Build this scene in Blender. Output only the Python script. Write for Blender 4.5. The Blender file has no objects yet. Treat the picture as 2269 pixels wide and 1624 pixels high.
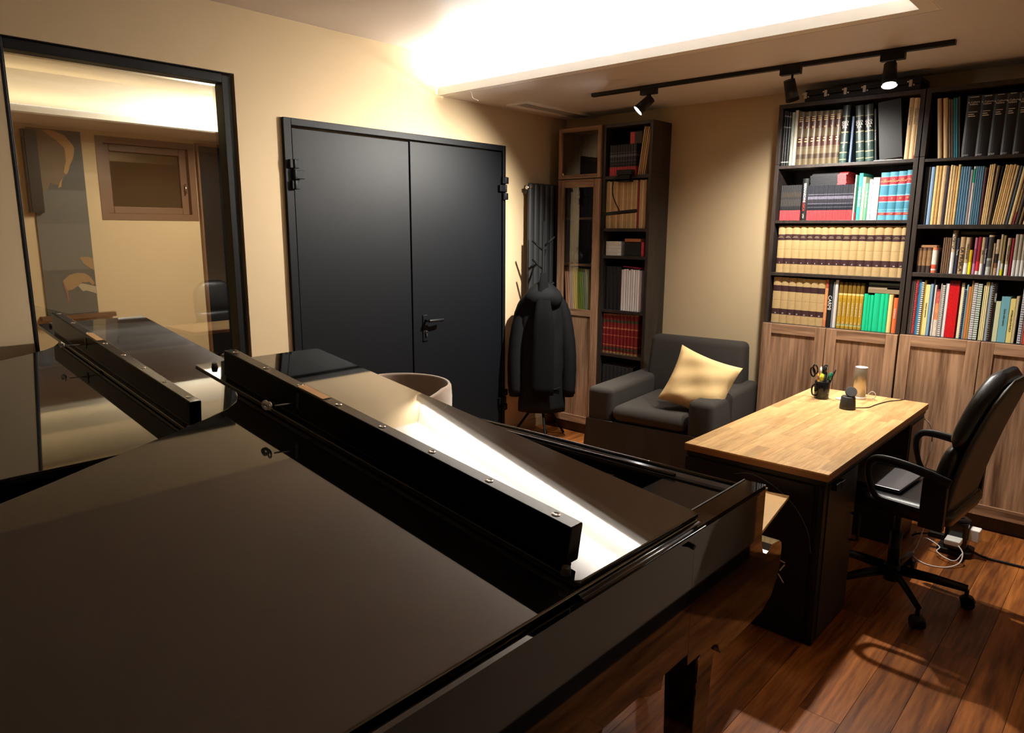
import bpy, bmesh, math, random
from math import sin, cos, pi, radians
from mathutils import Vector, Matrix
random.seed(7)
SC = bpy.context.scene
COL = SC.collection

# ------------------------------------------------------------------ camera
CAMZ = 1.63
F_PX = 1573.0
YAW, TILT, ROLL = -0.736086, 0.1910248, 0.00579
_fwd = Vector((sin(YAW)*cos(TILT), cos(YAW)*cos(TILT), -sin(TILT)))
_rt = Vector((cos(YAW), -sin(YAW), 0))
_up = _rt.cross(_fwd)
RT = cos(ROLL)*_rt + sin(ROLL)*_up
UP = -sin(ROLL)*_rt + cos(ROLL)*_up
cam_data = bpy.data.cameras.new('camera')
cam = bpy.data.objects.new('camera', cam_data)
COL.objects.link(cam)
m = Matrix.Identity(4)
for i, v in enumerate((RT, UP, -_fwd)):
    for j in range(3):
        m[j][i] = v[j]
m[0][3], m[1][3], m[2][3] = 0, 0, CAMZ
cam.matrix_world = m
cam_data.sensor_fit = 'HORIZONTAL'
cam_data.sensor_width = 36.0
cam_data.lens = F_PX/2269.0*36.0
cam_data.clip_start = 0.02
SC.camera = cam

def at(px, py, Y):
    """world (x, z) on the upright plane y = Y seen at photo pixel px, py"""
    d = RT*((px-1134.5)/F_PX) - UP*((py-812)/F_PX) + _fwd
    t = Y/d.y
    return t*d.x, CAMZ+t*d.z

# ------------------------------------------------------------------ light, world, exposure
SC.view_settings.view_transform = 'Standard'
SC.view_settings.look = 'None'
SC.view_settings.gamma = 1.0
SC.view_settings.use_curve_mapping = False
SC.view_settings.exposure = 0.2
W = bpy.data.worlds.new('world'); SC.world = W; W.use_nodes = True
W.node_tree.nodes['Background'].inputs[0].default_value = (0.5, 0.45, 0.4, 1)
W.node_tree.nodes['Background'].inputs[1].default_value = 0.02

def area(name, loc, size, energy, color, direction, size_y=None):
    d = bpy.data.lights.new(name, 'AREA'); d.energy = energy; d.color = color
    d.shape = 'RECTANGLE'; d.size = size; d.size_y = size_y or size
    o = bpy.data.objects.new(name, d); COL.objects.link(o); o.location = loc
    o.rotation_euler = Vector(direction).to_track_quat('-Z', 'Y').to_euler()
    return o

def spot(name, loc, target, energy, color, angle, blend=0.5, radius=0.02):
    d = bpy.data.lights.new(name, 'SPOT'); d.energy = energy; d.color = color
    d.spot_size = radians(angle); d.spot_blend = blend; d.shadow_soft_size = radius
    o = bpy.data.objects.new(name, d); COL.objects.link(o); o.location = loc
    o.rotation_euler = (Vector(target)-Vector(loc)).to_track_quat('-Z', 'Y').to_euler()
    return o

COOL = (1.0, 0.97, 0.91)
# LED strips lying behind the lip of the ceiling recess
area('cove_led_back', (-2.27, 3.405, 2.575), 2.9, 30, COOL, (0, -0.15, 1), 0.02)
area('cove_led_right', (-0.82, 1.2, 2.575), 4.3, 1.2, COOL, (-0.25, 0, 1), 0.02).rotation_euler.z += 0
# the three heads of the track light
HEADS = [((-2.477, 3.93, 2.385), (-3.70, 2.85, 0.85)), ((-1.600, 3.985, 2.37), (-1.48, 4.60, 1.0)), ((-1.099, 3.93, 2.375), (-0.80, 3.2, 0.0))]
SPOT_W = [335, 118, 128]
# cove strip of the neighbouring room, then an added fill light without a fixture
area('neighbour_led', (-5.03, 2.3, 2.36), 3.6, 2.2, (1.0, 0.78, 0.42), (-0.3, 0, 1), 0.02).rotation_euler.z += 0
area('neighbour_fill', (-4.6, 2.4, 2.55), 0.5, 70, (1.0, 0.86, 0.66), (-0.3, 0, -1), 1.2)

# ------------------------------------------------------------------ materials
MATS = {}
def nodes(name):
    m = bpy.data.materials.new(name); m.use_nodes = True
    nt = m.node_tree; b = nt.nodes['Principled BSDF']
    return m, nt, b

def setp(b, color=None, rough=None, metal=None, spec=None, coat=None, emit=None, estr=None, ior=None, sheen=None):
    if color is not None: b.inputs['Base Color'].default_value = (*color, 1)
    if rough is not None: b.inputs['Roughness'].default_value = rough
    if metal is not None: b.inputs['Metallic'].default_value = metal
    if spec is not None: b.inputs['Specular IOR Level'].default_value = spec
    if coat is not None: b.inputs['Coat Weight'].default_value = coat
    if ior is not None: b.inputs['IOR'].default_value = ior
    if sheen is not None: b.inputs['Sheen Weight'].default_value = sheen
    if emit is not None:
        b.inputs['Emission Color'].default_value = (*emit, 1); b.inputs['Emission Strength'].default_value = estr

def S(h):
    """sRGB hex -> linear"""
    h = h.lstrip('#'); r = []
    for i in (0, 2, 4):
        c = int(h[i:i+2], 16)/255
        r.append(c/12.92 if c <= 0.04045 else ((c+0.055)/1.055)**2.4)
    return tuple(r)

def plain(name, color, rough=0.5, noise=0.08, nscale=40, bump=0.0, bscale=200, **k):
    if name in MATS: return MATS[name]
    if isinstance(color, str): color = S(color)
    m, nt, b = nodes(name); setp(b, color, rough, **k)
    tc = nt.nodes.new('ShaderNodeTexCoord')
    if noise:
        n = nt.nodes.new('ShaderNodeTexNoise'); n.inputs['Scale'].default_value = nscale; n.inputs['Detail'].default_value = 3
        nt.links.new(tc.outputs['Object'], n.inputs['Vector'])
        mx = nt.nodes.new('ShaderNodeMix'); mx.data_type = 'RGBA'
        mx.inputs['A'].default_value = (*[c*(1-noise) for c in color], 1)
        mx.inputs['B'].default_value = (*[min(1, c*(1+noise)) for c in color], 1)
        nt.links.new(n.outputs['Fac'], mx.inputs['Factor']); nt.links.new(mx.outputs['Result'], b.inputs['Base Color'])
    if bump:
        n2 = nt.nodes.new('ShaderNodeTexNoise'); n2.inputs['Scale'].default_value = bscale; n2.inputs['Detail'].default_value = 2
        nt.links.new(tc.outputs['Object'], n2.inputs['Vector'])
        bp = nt.nodes.new('ShaderNodeBump'); bp.inputs['Strength'].default_value = bump; bp.inputs['Distance'].default_value = 0.002
        nt.links.new(n2.outputs['Fac'], bp.inputs['Height']); nt.links.new(bp.outputs['Normal'], b.inputs['Normal'])
    MATS[name] = m
    return m

def wood(name, c1, c2, scale=(6, 6, 0.6), rough=0.45, rand=0.0, bump=0.05, wave=3.0, c3=None):
    """streaky grain stretched along one object axis"""
    if name in MATS: return MATS[name]
    m, nt, b = nodes(name); setp(b, None, rough)
    if isinstance(c1, str): c1 = S(c1)
    if isinstance(c2, str): c2 = S(c2)
    tc = nt.nodes.new('ShaderNodeTexCoord'); mp = nt.nodes.new('ShaderNodeMapping')
    mp.inputs['Scale'].default_value = scale
    oi = nt.nodes.new('ShaderNodeObjectInfo')
    va = nt.nodes.new('ShaderNodeVectorMath'); va.operation = 'ADD'
    vm = nt.nodes.new('ShaderNodeVectorMath'); vm.operation = 'SCALE'
    cb = nt.nodes.new('ShaderNodeCombineXYZ')
    for i in range(3): nt.links.new(oi.outputs['Random'], cb.inputs[i])
    nt.links.new(cb.outputs[0], vm.inputs[0]); vm.inputs['Scale'].default_value = 37.0
    nt.links.new(tc.outputs['Object'], mp.inputs['Vector'])
    nt.links.new(mp.outputs[0], va.inputs[0]); nt.links.new(vm.outputs[0], va.inputs[1])
    n1 = nt.nodes.new('ShaderNodeTexNoise'); n1.inputs['Scale'].default_value = 1.0; n1.inputs['Detail'].default_value = 5; n1.inputs['Distortion'].default_value = 0.6
    n2 = nt.nodes.new('ShaderNodeTexNoise'); n2.inputs['Scale'].default_value = 5.0; n2.inputs['Detail'].default_value = 4
    nt.links.new(va.outputs[0], n1.inputs['Vector']); nt.links.new(va.outputs[0], n2.inputs['Vector'])
    ma = nt.nodes.new('ShaderNodeMath'); ma.operation = 'MULTIPLY_ADD'; ma.inputs[1].default_value = 0.45
    nt.links.new(n2.outputs['Fac'], ma.inputs[0])
    ms = nt.nodes.new('ShaderNodeMath'); ms.operation = 'MULTIPLY'; ms.inputs[1].default_value = 0.55
    nt.links.new(n1.outputs['Fac'], ms.inputs[0]); nt.links.new(ms.outputs[0], ma.inputs[2])
    cr = nt.nodes.new('ShaderNodeValToRGB')
    cr.color_ramp.elements[0].position = 0.36; cr.color_ramp.elements[0].color = (*c1, 1)
    cr.color_ramp.elements[1].position = 0.64; cr.color_ramp.elements[1].color = (*c2, 1)
    nt.links.new(ma.outputs[0], cr.inputs[0])
    out = cr.outputs[0]
    if rand:
        hs = nt.nodes.new('ShaderNodeHueSaturation')
        mr = nt.nodes.new('ShaderNodeMapRange'); mr.inputs['To Min'].default_value = 1-rand; mr.inputs['To Max'].default_value = 1+rand
        nt.links.new(oi.outputs['Random'], mr.inputs[0]); nt.links.new(mr.outputs[0], hs.inputs['Value'])
        nt.links.new(out, hs.inputs['Color']); out = hs.outputs[0]
    nt.links.new(out, b.inputs['Base Color'])
    if bump:
        bp = nt.nodes.new('ShaderNodeBump'); bp.inputs['Strength'].default_value = bump; bp.inputs['Distance'].default_value = 0.002
        nt.links.new(ma.outputs[0], bp.inputs['Height']); nt.links.new(bp.outputs[0], b.inputs['Normal'])
    MATS[name] = m
    return m

def bands(name, stops, rough=0.45, noise=0.06):
    """flat print on a spine: colour bands along the height (Generated z); stops = [(from, colour)]"""
    if name in MATS: return MATS[name]
    m, nt, b = nodes(name); setp(b, None, rough)
    tc = nt.nodes.new('ShaderNodeTexCoord'); sp = nt.nodes.new('ShaderNodeSeparateXYZ')
    nt.links.new(tc.outputs['Generated'], sp.inputs[0])
    cr = nt.nodes.new('ShaderNodeValToRGB'); cr.color_ramp.interpolation = 'CONSTANT'
    els = cr.color_ramp.elements
    while len(els) < len(stops): els.new(0.5)
    for e, (p, c) in zip(els, stops):
        e.position = p
    for i, (p, c) in enumerate(stops):
        els[i].position = p; els[i].color = (*(S(c) if isinstance(c, str) else c), 1)
    nt.links.new(sp.outputs['Z'], cr.inputs[0])
    n = nt.nodes.new('ShaderNodeTexNoise'); n.inputs['Scale'].default_value = 60
    nt.links.new(tc.outputs['Object'], n.inputs['Vector'])
    mr = nt.nodes.new('ShaderNodeMapRange'); mr.inputs['To Min'].default_value = 1-noise*2; mr.inputs['To Max'].default_value = 1+noise*2
    nt.links.new(n.outputs['Fac'], mr.inputs[0])
    hs = nt.nodes.new('ShaderNodeHueSaturation'); nt.links.new(mr.outputs[0], hs.inputs['Value']); nt.links.new(cr.outputs[0], hs.inputs['Color'])
    nt.links.new(hs.outputs[0], b.inputs['Base Color'])
    MATS[name] = m
    return m

def emis(name, color, strength):
    if name in MATS: return MATS[name]
    m, nt, b = nodes(name); setp(b, (0, 0, 0), 0.5, emit=color, estr=strength); MATS[name] = m
    return m

def glass(name, refl=0.14, tint=(0.95, 0.97, 0.95), rough=0.0):
    if name in MATS: return MATS[name]
    m = bpy.data.materials.new(name); m.use_nodes = True; nt = m.node_tree
    for n in list(nt.nodes):
        if n.type != 'OUTPUT_MATERIAL': nt.nodes.remove(n)
    out = [n for n in nt.nodes if n.type == 'OUTPUT_MATERIAL'][0]
    t = nt.nodes.new('ShaderNodeBsdfTransparent'); t.inputs[0].default_value = (*tint, 1)
    g = nt.nodes.new('ShaderNodeBsdfGlossy'); g.inputs['Roughness'].default_value = rough
    mx = nt.nodes.new('ShaderNodeMixShader'); mx.inputs[0].default_value = refl
    nt.links.new(t.outputs[0], mx.inputs[1]); nt.links.new(g.outputs[0], mx.inputs[2]); nt.links.new(mx.outputs[0], out.inputs[0])
    MATS[name] = m
    return m

M_WALL = plain('tan_wall_paint', (0.60, 0.455, 0.272), 0.75, 0.03, 3, 0.05, 120)
M_CEIL = plain('ceiling_paint', (0.74, 0.685, 0.645), 0.42, 0.03, 2, 0.08, 30)
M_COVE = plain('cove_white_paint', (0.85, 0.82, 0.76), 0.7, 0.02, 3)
M_PIANO = plain('black_polyester_lacquer', (0.004, 0.004, 0.005), 0.03, 0, ior=2.1)
M_LIP = plain('black_lip_lacquer', (0.004, 0.004, 0.005), 0.12, 0, ior=1.3)
M_LID = plain('black_lid_lacquer', (0.013, 0.0125, 0.012), 0.035, 0.1, 2, ior=2.5)
M_PIANO2 = plain('black_satin_lacquer', (0.006, 0.006, 0.007), 0.14, 0, ior=1.6)
M_BLACK = plain('black_plastic', (0.008, 0.008, 0.009), 0.42, 0.1, spec=0.3)
M_BLACKG = plain('black_gloss_plastic', (0.008, 0.008, 0.009), 0.12, 0.1)
M_LEATH = plain('black_leather', (0.010, 0.010, 0.011), 0.34, 0.15, 60, 0.25, 350)
M_DOOR = plain('black_door_powdercoat', (0.0038, 0.005, 0.0072), 0.5, 0.05, 20, 0.22, 420, spec=0.22)
M_STEEL = plain('brushed_steel', (0.72, 0.70, 0.66), 0.25, 0.05, metal=1.0)
M_BRASS = plain('brass_plate', (0.80, 0.52, 0.28), 0.35, 0.05, metal=0.7)
M_WHITE = plain('white_plastic', (0.80, 0.78, 0.74), 0.35, 0.03)
M_PAPER = plain('book_pages', (0.70, 0.60, 0.45), 0.8, 0.15, 300)
M_PAPERW = plain('white_paper', (0.78, 0.76, 0.72), 0.8, 0.08, 200)
M_CASE = wood('dark_brown_bookcase', (0.020, 0.014, 0.011), (0.046, 0.034, 0.029), (30, 30, 2), 0.42)
M_WALNUT = wood('walnut_door', (0.13, 0.062, 0.032), (0.50, 0.295, 0.175), (13, 13, .8), 0.42)
M_WALNUT_H = wood('walnut_rail', (0.13, 0.062, 0.032), (0.50, 0.295, 0.175), (.8, 13, 13), 0.42)
M_PLANK = wood('bamboo_floor_plank', (0.125, 0.034, 0.009), (0.47, 0.160, 0.036), (14, 1.0, 8), 0.36, 0.32, 0.04)
M_PLANK.node_tree.nodes['Principled BSDF'].inputs['Specular IOR Level'].default_value = 0.28
M_DESK = wood('oak_block_stave', (0.47, 0.255, 0.095), (0.72, 0.465, 0.205), (26, 2.4, 26), 0.4, 0.20, 0.03)
M_FABRIC = plain('charcoal_upholstery', (0.031, 0.025, 0.020), 0.95, 0.25, 350, 0.5, 500)
M_PILLOW = plain('cream_cotton', (0.72, 0.50, 0.23), 0.9, 0.08, 12, 0.25, 300)
M_VELVET = plain('taupe_velvet', (0.22, 0.145, 0.092), 0.85, 0.22, 9, 0.1, 200, sheen=0.6)
M_COAT = plain('black_padded_cloth', (0.0045, 0.005, 0.006), 0.8, 0.2, 60, 0.3, 150, spec=0.2)
M_SCARF = plain('black_wool', (0.005, 0.0052, 0.006), 0.95, 0.2, 200, 0.4, 400, spec=0.1)
M_RAD = plain('anthracite_radiator', (0.034, 0.036, 0.038), 0.5, 0.05)

# ------------------------------------------------------------------ mesh builder
class MB:
    xf = None
    def __init__(s, off=(0, 0, 0)):
        s.v = []; s.f = []; s.mi = []; s.sm = []; s.off = Vector(off)
    def add(s, verts, faces, mi=0, smooth=False, mat=None):
        n = len(s.v)
        for p in verts:
            p = Vector(p)
            if mat is not None: p = mat @ p
            if MB.xf: p = MB.xf(p)
            s.v.append(tuple(p - s.off))
        for f in faces:
            s.f.append(tuple(i+n for i in f)); s.mi.append(mi); s.sm.append(smooth)
        return s
    def box(s, x0, x1, y0, y1, z0, z1, mi=0, mat=None, smooth=False):
        v = [(x0, y0, z0), (x1, y0, z0), (x1, y1, z0), (x0, y1, z0), (x0, y0, z1), (x1, y0, z1), (x1, y1, z1), (x0, y1, z1)]
        f = [(3, 2, 1, 0), (4, 5, 6, 7), (0, 1, 5, 4), (1, 2, 6, 5), (2, 3, 7, 6), (3, 0, 4, 7)]
        return s.add(v, f, mi, smooth, mat)
    def prism(s, poly, lo, hi, axis='z', mi=0, mat=None, smooth=False):
        """extrude a 2-D polygon; axis z: (x,y); axis x: (y,z); axis y: (x,z)"""
        def P(a, b, h):
            return {'z': (a, b, h), 'x': (h, a, b), 'y': (a, h, b)}[axis]
        n = len(poly)
        v = [P(a, b, lo) for a, b in poly]+[P(a, b, hi) for a, b in poly]
        area = sum(poly[i][0]*poly[(i+1) % n][1]-poly[(i+1) % n][0]*poly[i][1] for i in range(n))
        flip = (area < 0) != (axis == 'y')
        f = [tuple(range(n-1, -1, -1)), tuple(range(n, 2*n))]
        side = [(i, (i+1) % n, n+(i+1) % n, n+i) for i in range(n)]
        if flip:
            f = [tuple(reversed(q)) for q in f]; side = [tuple(reversed(q)) for q in side]
        s.add(v, f, mi, False, mat)
        k = len(s.v)-2*n
        for q in side:
            s.f.append(tuple(i+k for i in q)); s.mi.append(mi); s.sm.append(smooth)
        return s
    def loft(s, rings, mi=0, smooth=True, cap=True, mat=None, closed=True):
        n = len(rings[0]); v = [p for r in rings for p in r]; f = []
        for a in range(len(rings)-1):
            for i in range(n if closed else n-1):
                j = (i+1) % n
                f.append((a*n+i, a*n+j, (a+1)*n+j, (a+1)*n+i))
        s.add(v, f, mi, smooth, mat)
        if cap and closed:
            k = len(s.v)-len(v)
            for q in (tuple(range(n-1, -1, -1)), tuple(range((len(rings)-1)*n, len(rings)*n))):
                s.f.append(tuple(i+k for i in q)); s.mi.append(mi); s.sm.append(False)
        return s
    def cyl(s, p0, p1, r0, r1=None, n=16, mi=0, cap=True):
        r1 = r0 if r1 is None else r1
        a, b = Vector(p0), Vector(p1); d = (b-a).normalized()
        u = d.orthogonal().normalized(); w = d.cross(u)
        rings = [[p+(u*cos(2*pi*i/n)+w*sin(2*pi*i/n))*r for i in range(n)] for p, r in ((a, r0), (b, r1))]
        return s.loft(rings, mi, True, cap)
    def lathe(s, prof, c=(0, 0, 0), n=24, mi=0, cap=True, mat=None):
        rings = [[(c[0]+r*cos(2*pi*i/n), c[1]+r*sin(2*pi*i/n), c[2]+z) for i in range(n)] for r, z in prof]
        return s.loft(rings, mi, True, cap, mat)
    def tube(s, pts, r, n=8, mi=0, flat=None, smoothpath=True, sub=6):
        pts = [Vector(p) for p in pts]
        if smoothpath and len(pts) > 2:
            q = [pts[0]*2-pts[1]]+pts+[pts[-1]*2-pts[-2]]; out = []
            for i in range(1, len(q)-2):
                for k in range(sub):
                    t = k/sub; a, b, c, d = q[i-1], q[i], q[i+1], q[i+2]
                    out.append(0.5*((2*b)+(c-a)*t+(2*a-5*b+4*c-d)*t*t+(3*b-a-3*c+d)*t**3))
            pts = out+[pts[-1]]
        u = None; rings = []
        for i, p in enumerate(pts):
            d = (pts[min(i+1, len(pts)-1)]-pts[max(i-1, 0)]).normalized()
            if u is None:
                u = Vector(flat).cross(d).normalized() if flat else d.orthogonal().normalized()
            u = (u-d*u.dot(d)).normalized(); w = d.cross(u)
            rr = r(i/(len(pts)-1)) if callable(r) else r
            ra, rb = rr if isinstance(rr, tuple) else (rr, rr)
            rings.append([p+u*cos(2*pi*k/n)*ra+w*sin(2*pi*k/n)*rb for k in range(n)])
        return s.loft(rings, mi, True, True)
    def sphere(s, c, r, n=12, m=8, mi=0, sc=(1, 1, 1)):
        rings = [[(c[0]+r*sc[0]*sin(pi*(j+.02)/(m+.04))*cos(2*pi*i/n), c[1]+r*sc[1]*sin(pi*(j+.02)/(m+.04))*sin(2*pi*i/n), c[2]-r*sc[2]*cos(pi*(j+.02)/(m+.04))) for i in range(n)] for j in range(m+1)]
        return s.loft(rings, mi, True, True)
    def mesh(s, name, mats):
        me = bpy.data.meshes.new(name); me.from_pydata(s.v, [], s.f)
        for mm in (mats if isinstance(mats, (list, tuple)) else [mats]): me.materials.append(mm)
        me.polygons.foreach_set('material_index', s.mi); me.polygons.foreach_set('use_smooth', s.sm)
        me.update()
        return me
    def build(s, name, mats, parent=None, bevel=0, seg=2, loc=None, rot=None):
        o = bpy.data.objects.new(name, s.mesh(name, mats)); COL.objects.link(o)
        if parent: o.parent = parent
        if loc: o.location = loc
        if rot: o.rotation_euler = rot
        if bevel:
            b = o.modifiers.new('bevel', 'BEVEL'); b.width = bevel; b.segments = seg; b.limit_method = 'ANGLE'; b.angle_limit = radians(40)
            if seg > 2:
                for p in o.data.polygons: p.use_smooth = True
        return o

def tag(o, label=None, cat=None, group=None, kind=None):
    if label: o['label'] = label
    if cat: o['category'] = cat
    if group: o['group'] = group
    if kind: o['kind'] = kind
    return o

def thing(name, label, cat, loc=(0, 0, 0), rz=0, group=None, kind=None):
    o = bpy.data.objects.new(name, None); COL.objects.link(o); o.empty_display_size = 0.1
    o.location = loc; o.rotation_euler = (0, 0, rz)
    return tag(o, label, cat, group, kind)

def struct(name, mb, mats, label=None, bevel=0):
    return tag(mb.build(name, mats, bevel=bevel), label, None, None, 'structure')

def copy_tree(o, parent=None):
    c = o.copy(); COL.objects.link(c)
    if parent: c.parent = parent
    for ch in [x for x in bpy.data.objects if x.parent == o]: copy_tree(ch, c)
    return c

ORD = ['first', 'second', 'third', 'fourth', 'fifth', 'sixth', 'seventh', 'eighth', 'ninth', 'tenth', 'eleventh', 'twelfth', 'thirteenth', 'fourteenth', 'fifteenth', 'sixteenth', 'seventeenth', 'eighteenth', 'nineteenth', 'twentieth', 'twenty-first', 'twenty-second', 'twenty-third', 'twenty-fourth'] + ['twenty-'+w for w in ('fifth', 'sixth', 'seventh', 'eighth', 'ninth')] + ['thirtieth'] + ['thirty-'+w for w in ('first', 'second', 'third', 'fourth', 'fifth')]
NUM = ['zero', 'one', 'two', 'three', 'four', 'five', 'six', 'seven', 'eight', 'nine', 'ten', 'eleven', 'twelve', 'thirteen', 'fourteen', 'fifteen', 'sixteen', 'seventeen', 'eighteen', 'nineteen', 'twenty', 'twenty-one', 'twenty-two', 'twenty-three', 'twenty-four']

_TXT = {}
def text_mesh(s, size, mat, mode='front', align='CENTER'):
    """lettering as a thin flat mesh; front: reads along +x facing -y; down: reads top to bottom facing -y; up: lies on a top face"""
    key = (s, size, mat.name, mode, align)
    if key in _TXT: return _TXT[key]
    cu = bpy.data.curves.new('txt', 'FONT'); cu.body = s; cu.size = size; cu.align_x = align; cu.align_y = 'CENTER'; cu.resolution_u = 2
    cu.extrude = 0.0003; cu.space_line = 0.8
    o = bpy.data.objects.new('txt', cu); COL.objects.link(o)
    bpy.context.view_layer.update()
    me = bpy.data.meshes.new_from_object(o.evaluated_get(bpy.context.evaluated_depsgraph_get()))
    bpy.data.objects.remove(o); bpy.data.curves.remove(cu)
    if mode == 'front': T = Matrix(((1, 0, 0, 0), (0, 0, -1, 0), (0, 1, 0, 0), (0, 0, 0, 1)))
    elif mode == 'down': T = Matrix(((0, 1, 0, 0), (0, 0, -1, 0), (-1, 0, 0, 0), (0, 0, 0, 1)))
    else: T = Matrix.Identity(4)
    me.transform(T); me.materials.clear(); me.materials.append(mat)
    _TXT[key] = me
    return me

def lettering(s, size, mat, parent, loc, mode='front', name='lettering', align='CENTER'):
    o = bpy.data.objects.new(name, text_mesh(s, size, mat, mode, align)); COL.objects.link(o)
    o.parent = parent; o.location = loc
    return o
# ================================================================== ROOM
XL, YB, XR, YF = -3.75, 4.78, 0.95, -2.0
ZC, ZU = 2.506, 2.76          # low and high ceiling
RX, RY = -0.787, 3.44         # edges of the ceiling recess
WT = 0.16                     # thickness of the left wall
# floor: slab with planks
fl = struct('floor', MB().box(XL, XR, YF, YB, -0.06, -0.012), plain('subfloor', (0.05, 0.02, 0.008), 0.5), 'reddish brown bamboo plank floor')
pw = 0.137; rows = int((XR-XL)/pw)+1
nplk = 0
for r in range(rows):
    x0 = XL+r*pw; x1 = min(XR, x0+pw)
    y = YF-random.random()*1.5
    while y < YB:
        L = random.uniform(1.2, 1.9); a, b = max(y, YF), min(YB, y+L); y += L
        if b-a < 0.05 or b < -0.4 or nplk >= 230: continue
        o = MB((x0, a, 0)).box(x0+.0008, x1-.0008, a+.0008, b-.0008, -0.012, -random.uniform(0, .0006)).build('plank', M_PLANK, fl)
        o.location = (x0, a, 0); nplk += 1
# left wall with the openings of the glazed window and the double door
WY0, WY1, WZ0, WZ1 = 0.905, 1.945, 0.35, 2.425
DY0, DY1, DZ1 = 2.205, 4.035, 2.238
wl = MB()
def wseg(y0, y1, z0, z1): wl.box(XL-WT, XL, y0, y1, z0, z1)
wseg(YF, WY0, 0, ZU); wseg(WY0, WY1, 0, WZ0); wseg(WY0, WY1, WZ1, ZU); wseg(WY1, DY0, 0, ZU); wseg(DY0, DY1, DZ1, ZU); wseg(DY1, YB+.1, 0, ZU)
struct('wall_left', wl, M_WALL, 'tan painted wall with a glazed window and black double door')
struct('wall_back', MB().box(XL-WT, XR+.1, YB, YB+.1, 0, ZU), M_WALL, 'tan painted wall behind the grey armchair')
struct('wall_right', MB().box(XR, XR+.1, YF, YB, 0, ZU), M_WALL)
struct('wall_front', MB().box(XL-WT, XR+.1, YF-.1, YF, 0, ZU), plain('wall_darkened_unlit', (.05, .042, .036), .8, .03), 'unseen wall behind the camera, coloured dark as if unlit')  # the darkness behind the camera is put into this wall's colour
# ceiling: high part with the lowered border along the back and the right
struct('ceiling', MB().box(XL, XR, YF, YB, ZU, ZU+.06).box(XL, XR, RY, YB, ZC, ZU).box(RX, XR, YF, RY, ZC, ZU), M_CEIL, 'pale ceiling with a lit recess and lowered border')
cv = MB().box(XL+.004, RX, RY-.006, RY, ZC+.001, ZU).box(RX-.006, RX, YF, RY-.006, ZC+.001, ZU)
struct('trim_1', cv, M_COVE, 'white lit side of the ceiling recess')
lip = MB().box(XL+.012, RX-.006, RY-.07, RY-.006, ZC, ZC+.012).box(XL+.012, RX-.006, RY-.07, RY-.064, ZC+.012, ZC+.05)
lip.box(RX-.07, RX-.006, YF, RY-.07, ZC, ZC+.012).box(RX-.07, RX-.064, YF, RY-.07, ZC+.012, ZC+.05)
struct('trim_2', lip, M_COVE, 'white lip hiding the light strip of the ceiling recess')
led = thing('led_strip', 'white glowing light strip hidden along the ceiling recess lip', 'light strip', (-2.27, RY-.03, ZC+.012))
MB((-2.27, RY-.03, ZC+.012)).box(XL+.02, RX-.08, RY-.05, RY-.012, ZC+.013, ZC+.018).build('glowing_strip', emis('led_white', COOL, 25), led)
MB((-2.27, RY-.03, ZC+.012)).box(RX-.05, RX-.012, YF+.1, RY-.08, ZC+.013, ZC+.018).build('glowing_strip', emis('led_white_dim', COOL, 1.5), led)
# thin seams and a loose end of wire under the low ceiling
tag(MB().tube([(-3.481, 3.40, 2.51), (-3.47, 3.42, 2.50), (-3.475, 3.44, 2.47), (-3.455, 3.47, 2.455)], 0.002, 6).build('loose_wire', M_WHITE), 'short white wire end hanging from the ceiling recess corner', 'wire')
# air vent in the low ceiling
vt = thing('air_vent', 'flat white slotted air vent in the lowered ceiling', 'vent', (-3.52, 4.35, ZC))
VO = (-3.52, 4.35, ZC)
f_ = MB(VO)
f_.box(-3.62, -3.59, 3.92, 4.77, ZC-.012, ZC).box(-3.45, -3.42, 3.92, 4.77, ZC-.012, ZC).box(-3.59, -3.45, 3.92, 3.94, ZC-.012, ZC).box(-3.59, -3.45, 4.75, 4.77, ZC-.012, ZC)
f_.build('vent_frame', M_COVE, vt)
for k in range(4):
    x = -3.58+k*.032
    MB(VO).prism([(x, ZC-.002), (x+.018, ZC-.010), (x+.021, ZC-.008), (x+.003, ZC)], 3.94, 4.75, 'y').build('slat', M_COVE, vt)
# ---------------------------------------------------------------- neighbouring room seen through the window
NX = -5.60; NB = XL-WT
struct('wall_neighbour', MB().box(NX-.1, NX, 0.0, 1.852, 0, 2.7).box(NX-.1, NX, 2.54, 4.6, 0, 2.7).box(NX-.1, NX, 1.852, 2.54, 0, 1.679).box(NX-.1, NX, 1.852, 2.54, 2.255, 2.7), M_WALL, 'tan wall of the next room seen through the glass')
struct('wall_neighbour_near', MB().box(NX, NB, -.1, 0, 0, 2.9).box(NX, NB, 4.6, 4.7, 0, 2.9), M_WALL)
struct('floor_neighbour', MB().box(NX, NB, 0, 4.6, -.06, 0), M_PLANK)
cn = MB().box(NX, -5.08, 0, 4.6, 2.285, 2.72).box(-5.08, -4.78, 0, 4.6, 2.53, 2.72).box(-4.78, NB, 0, 4.6, 2.66, 2.72)
struct('ceiling_neighbour', cn, M_CEIL, 'stepped ceiling of the next room')
lipn = MB().box(-5.08, -5.00, 0, 4.6, 2.285, 2.297).box(-5.006, -5.00, 0, 4.6, 2.297, 2.325)
lipn.box(-4.78, -4.70, 0, 4.6, 2.53, 2.54).box(-4.706, -4.70, 0, 4.6, 2.54, 2.56)
struct('trim_3', lipn, M_COVE, 'stepped white light cove of the next room')
ledn = thing('led_strip', 'warm yellow light strip in the cove of the next room', 'light strip', (-5.04, 2.3, 2.30))
MB((-5.04, 2.3, 2.30)).box(-5.07, -5.03, .05, 4.55, 2.298, 2.303).build('glowing_strip', emis('led_warm', (1.0, 0.68, 0.25), 4), ledn)
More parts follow.
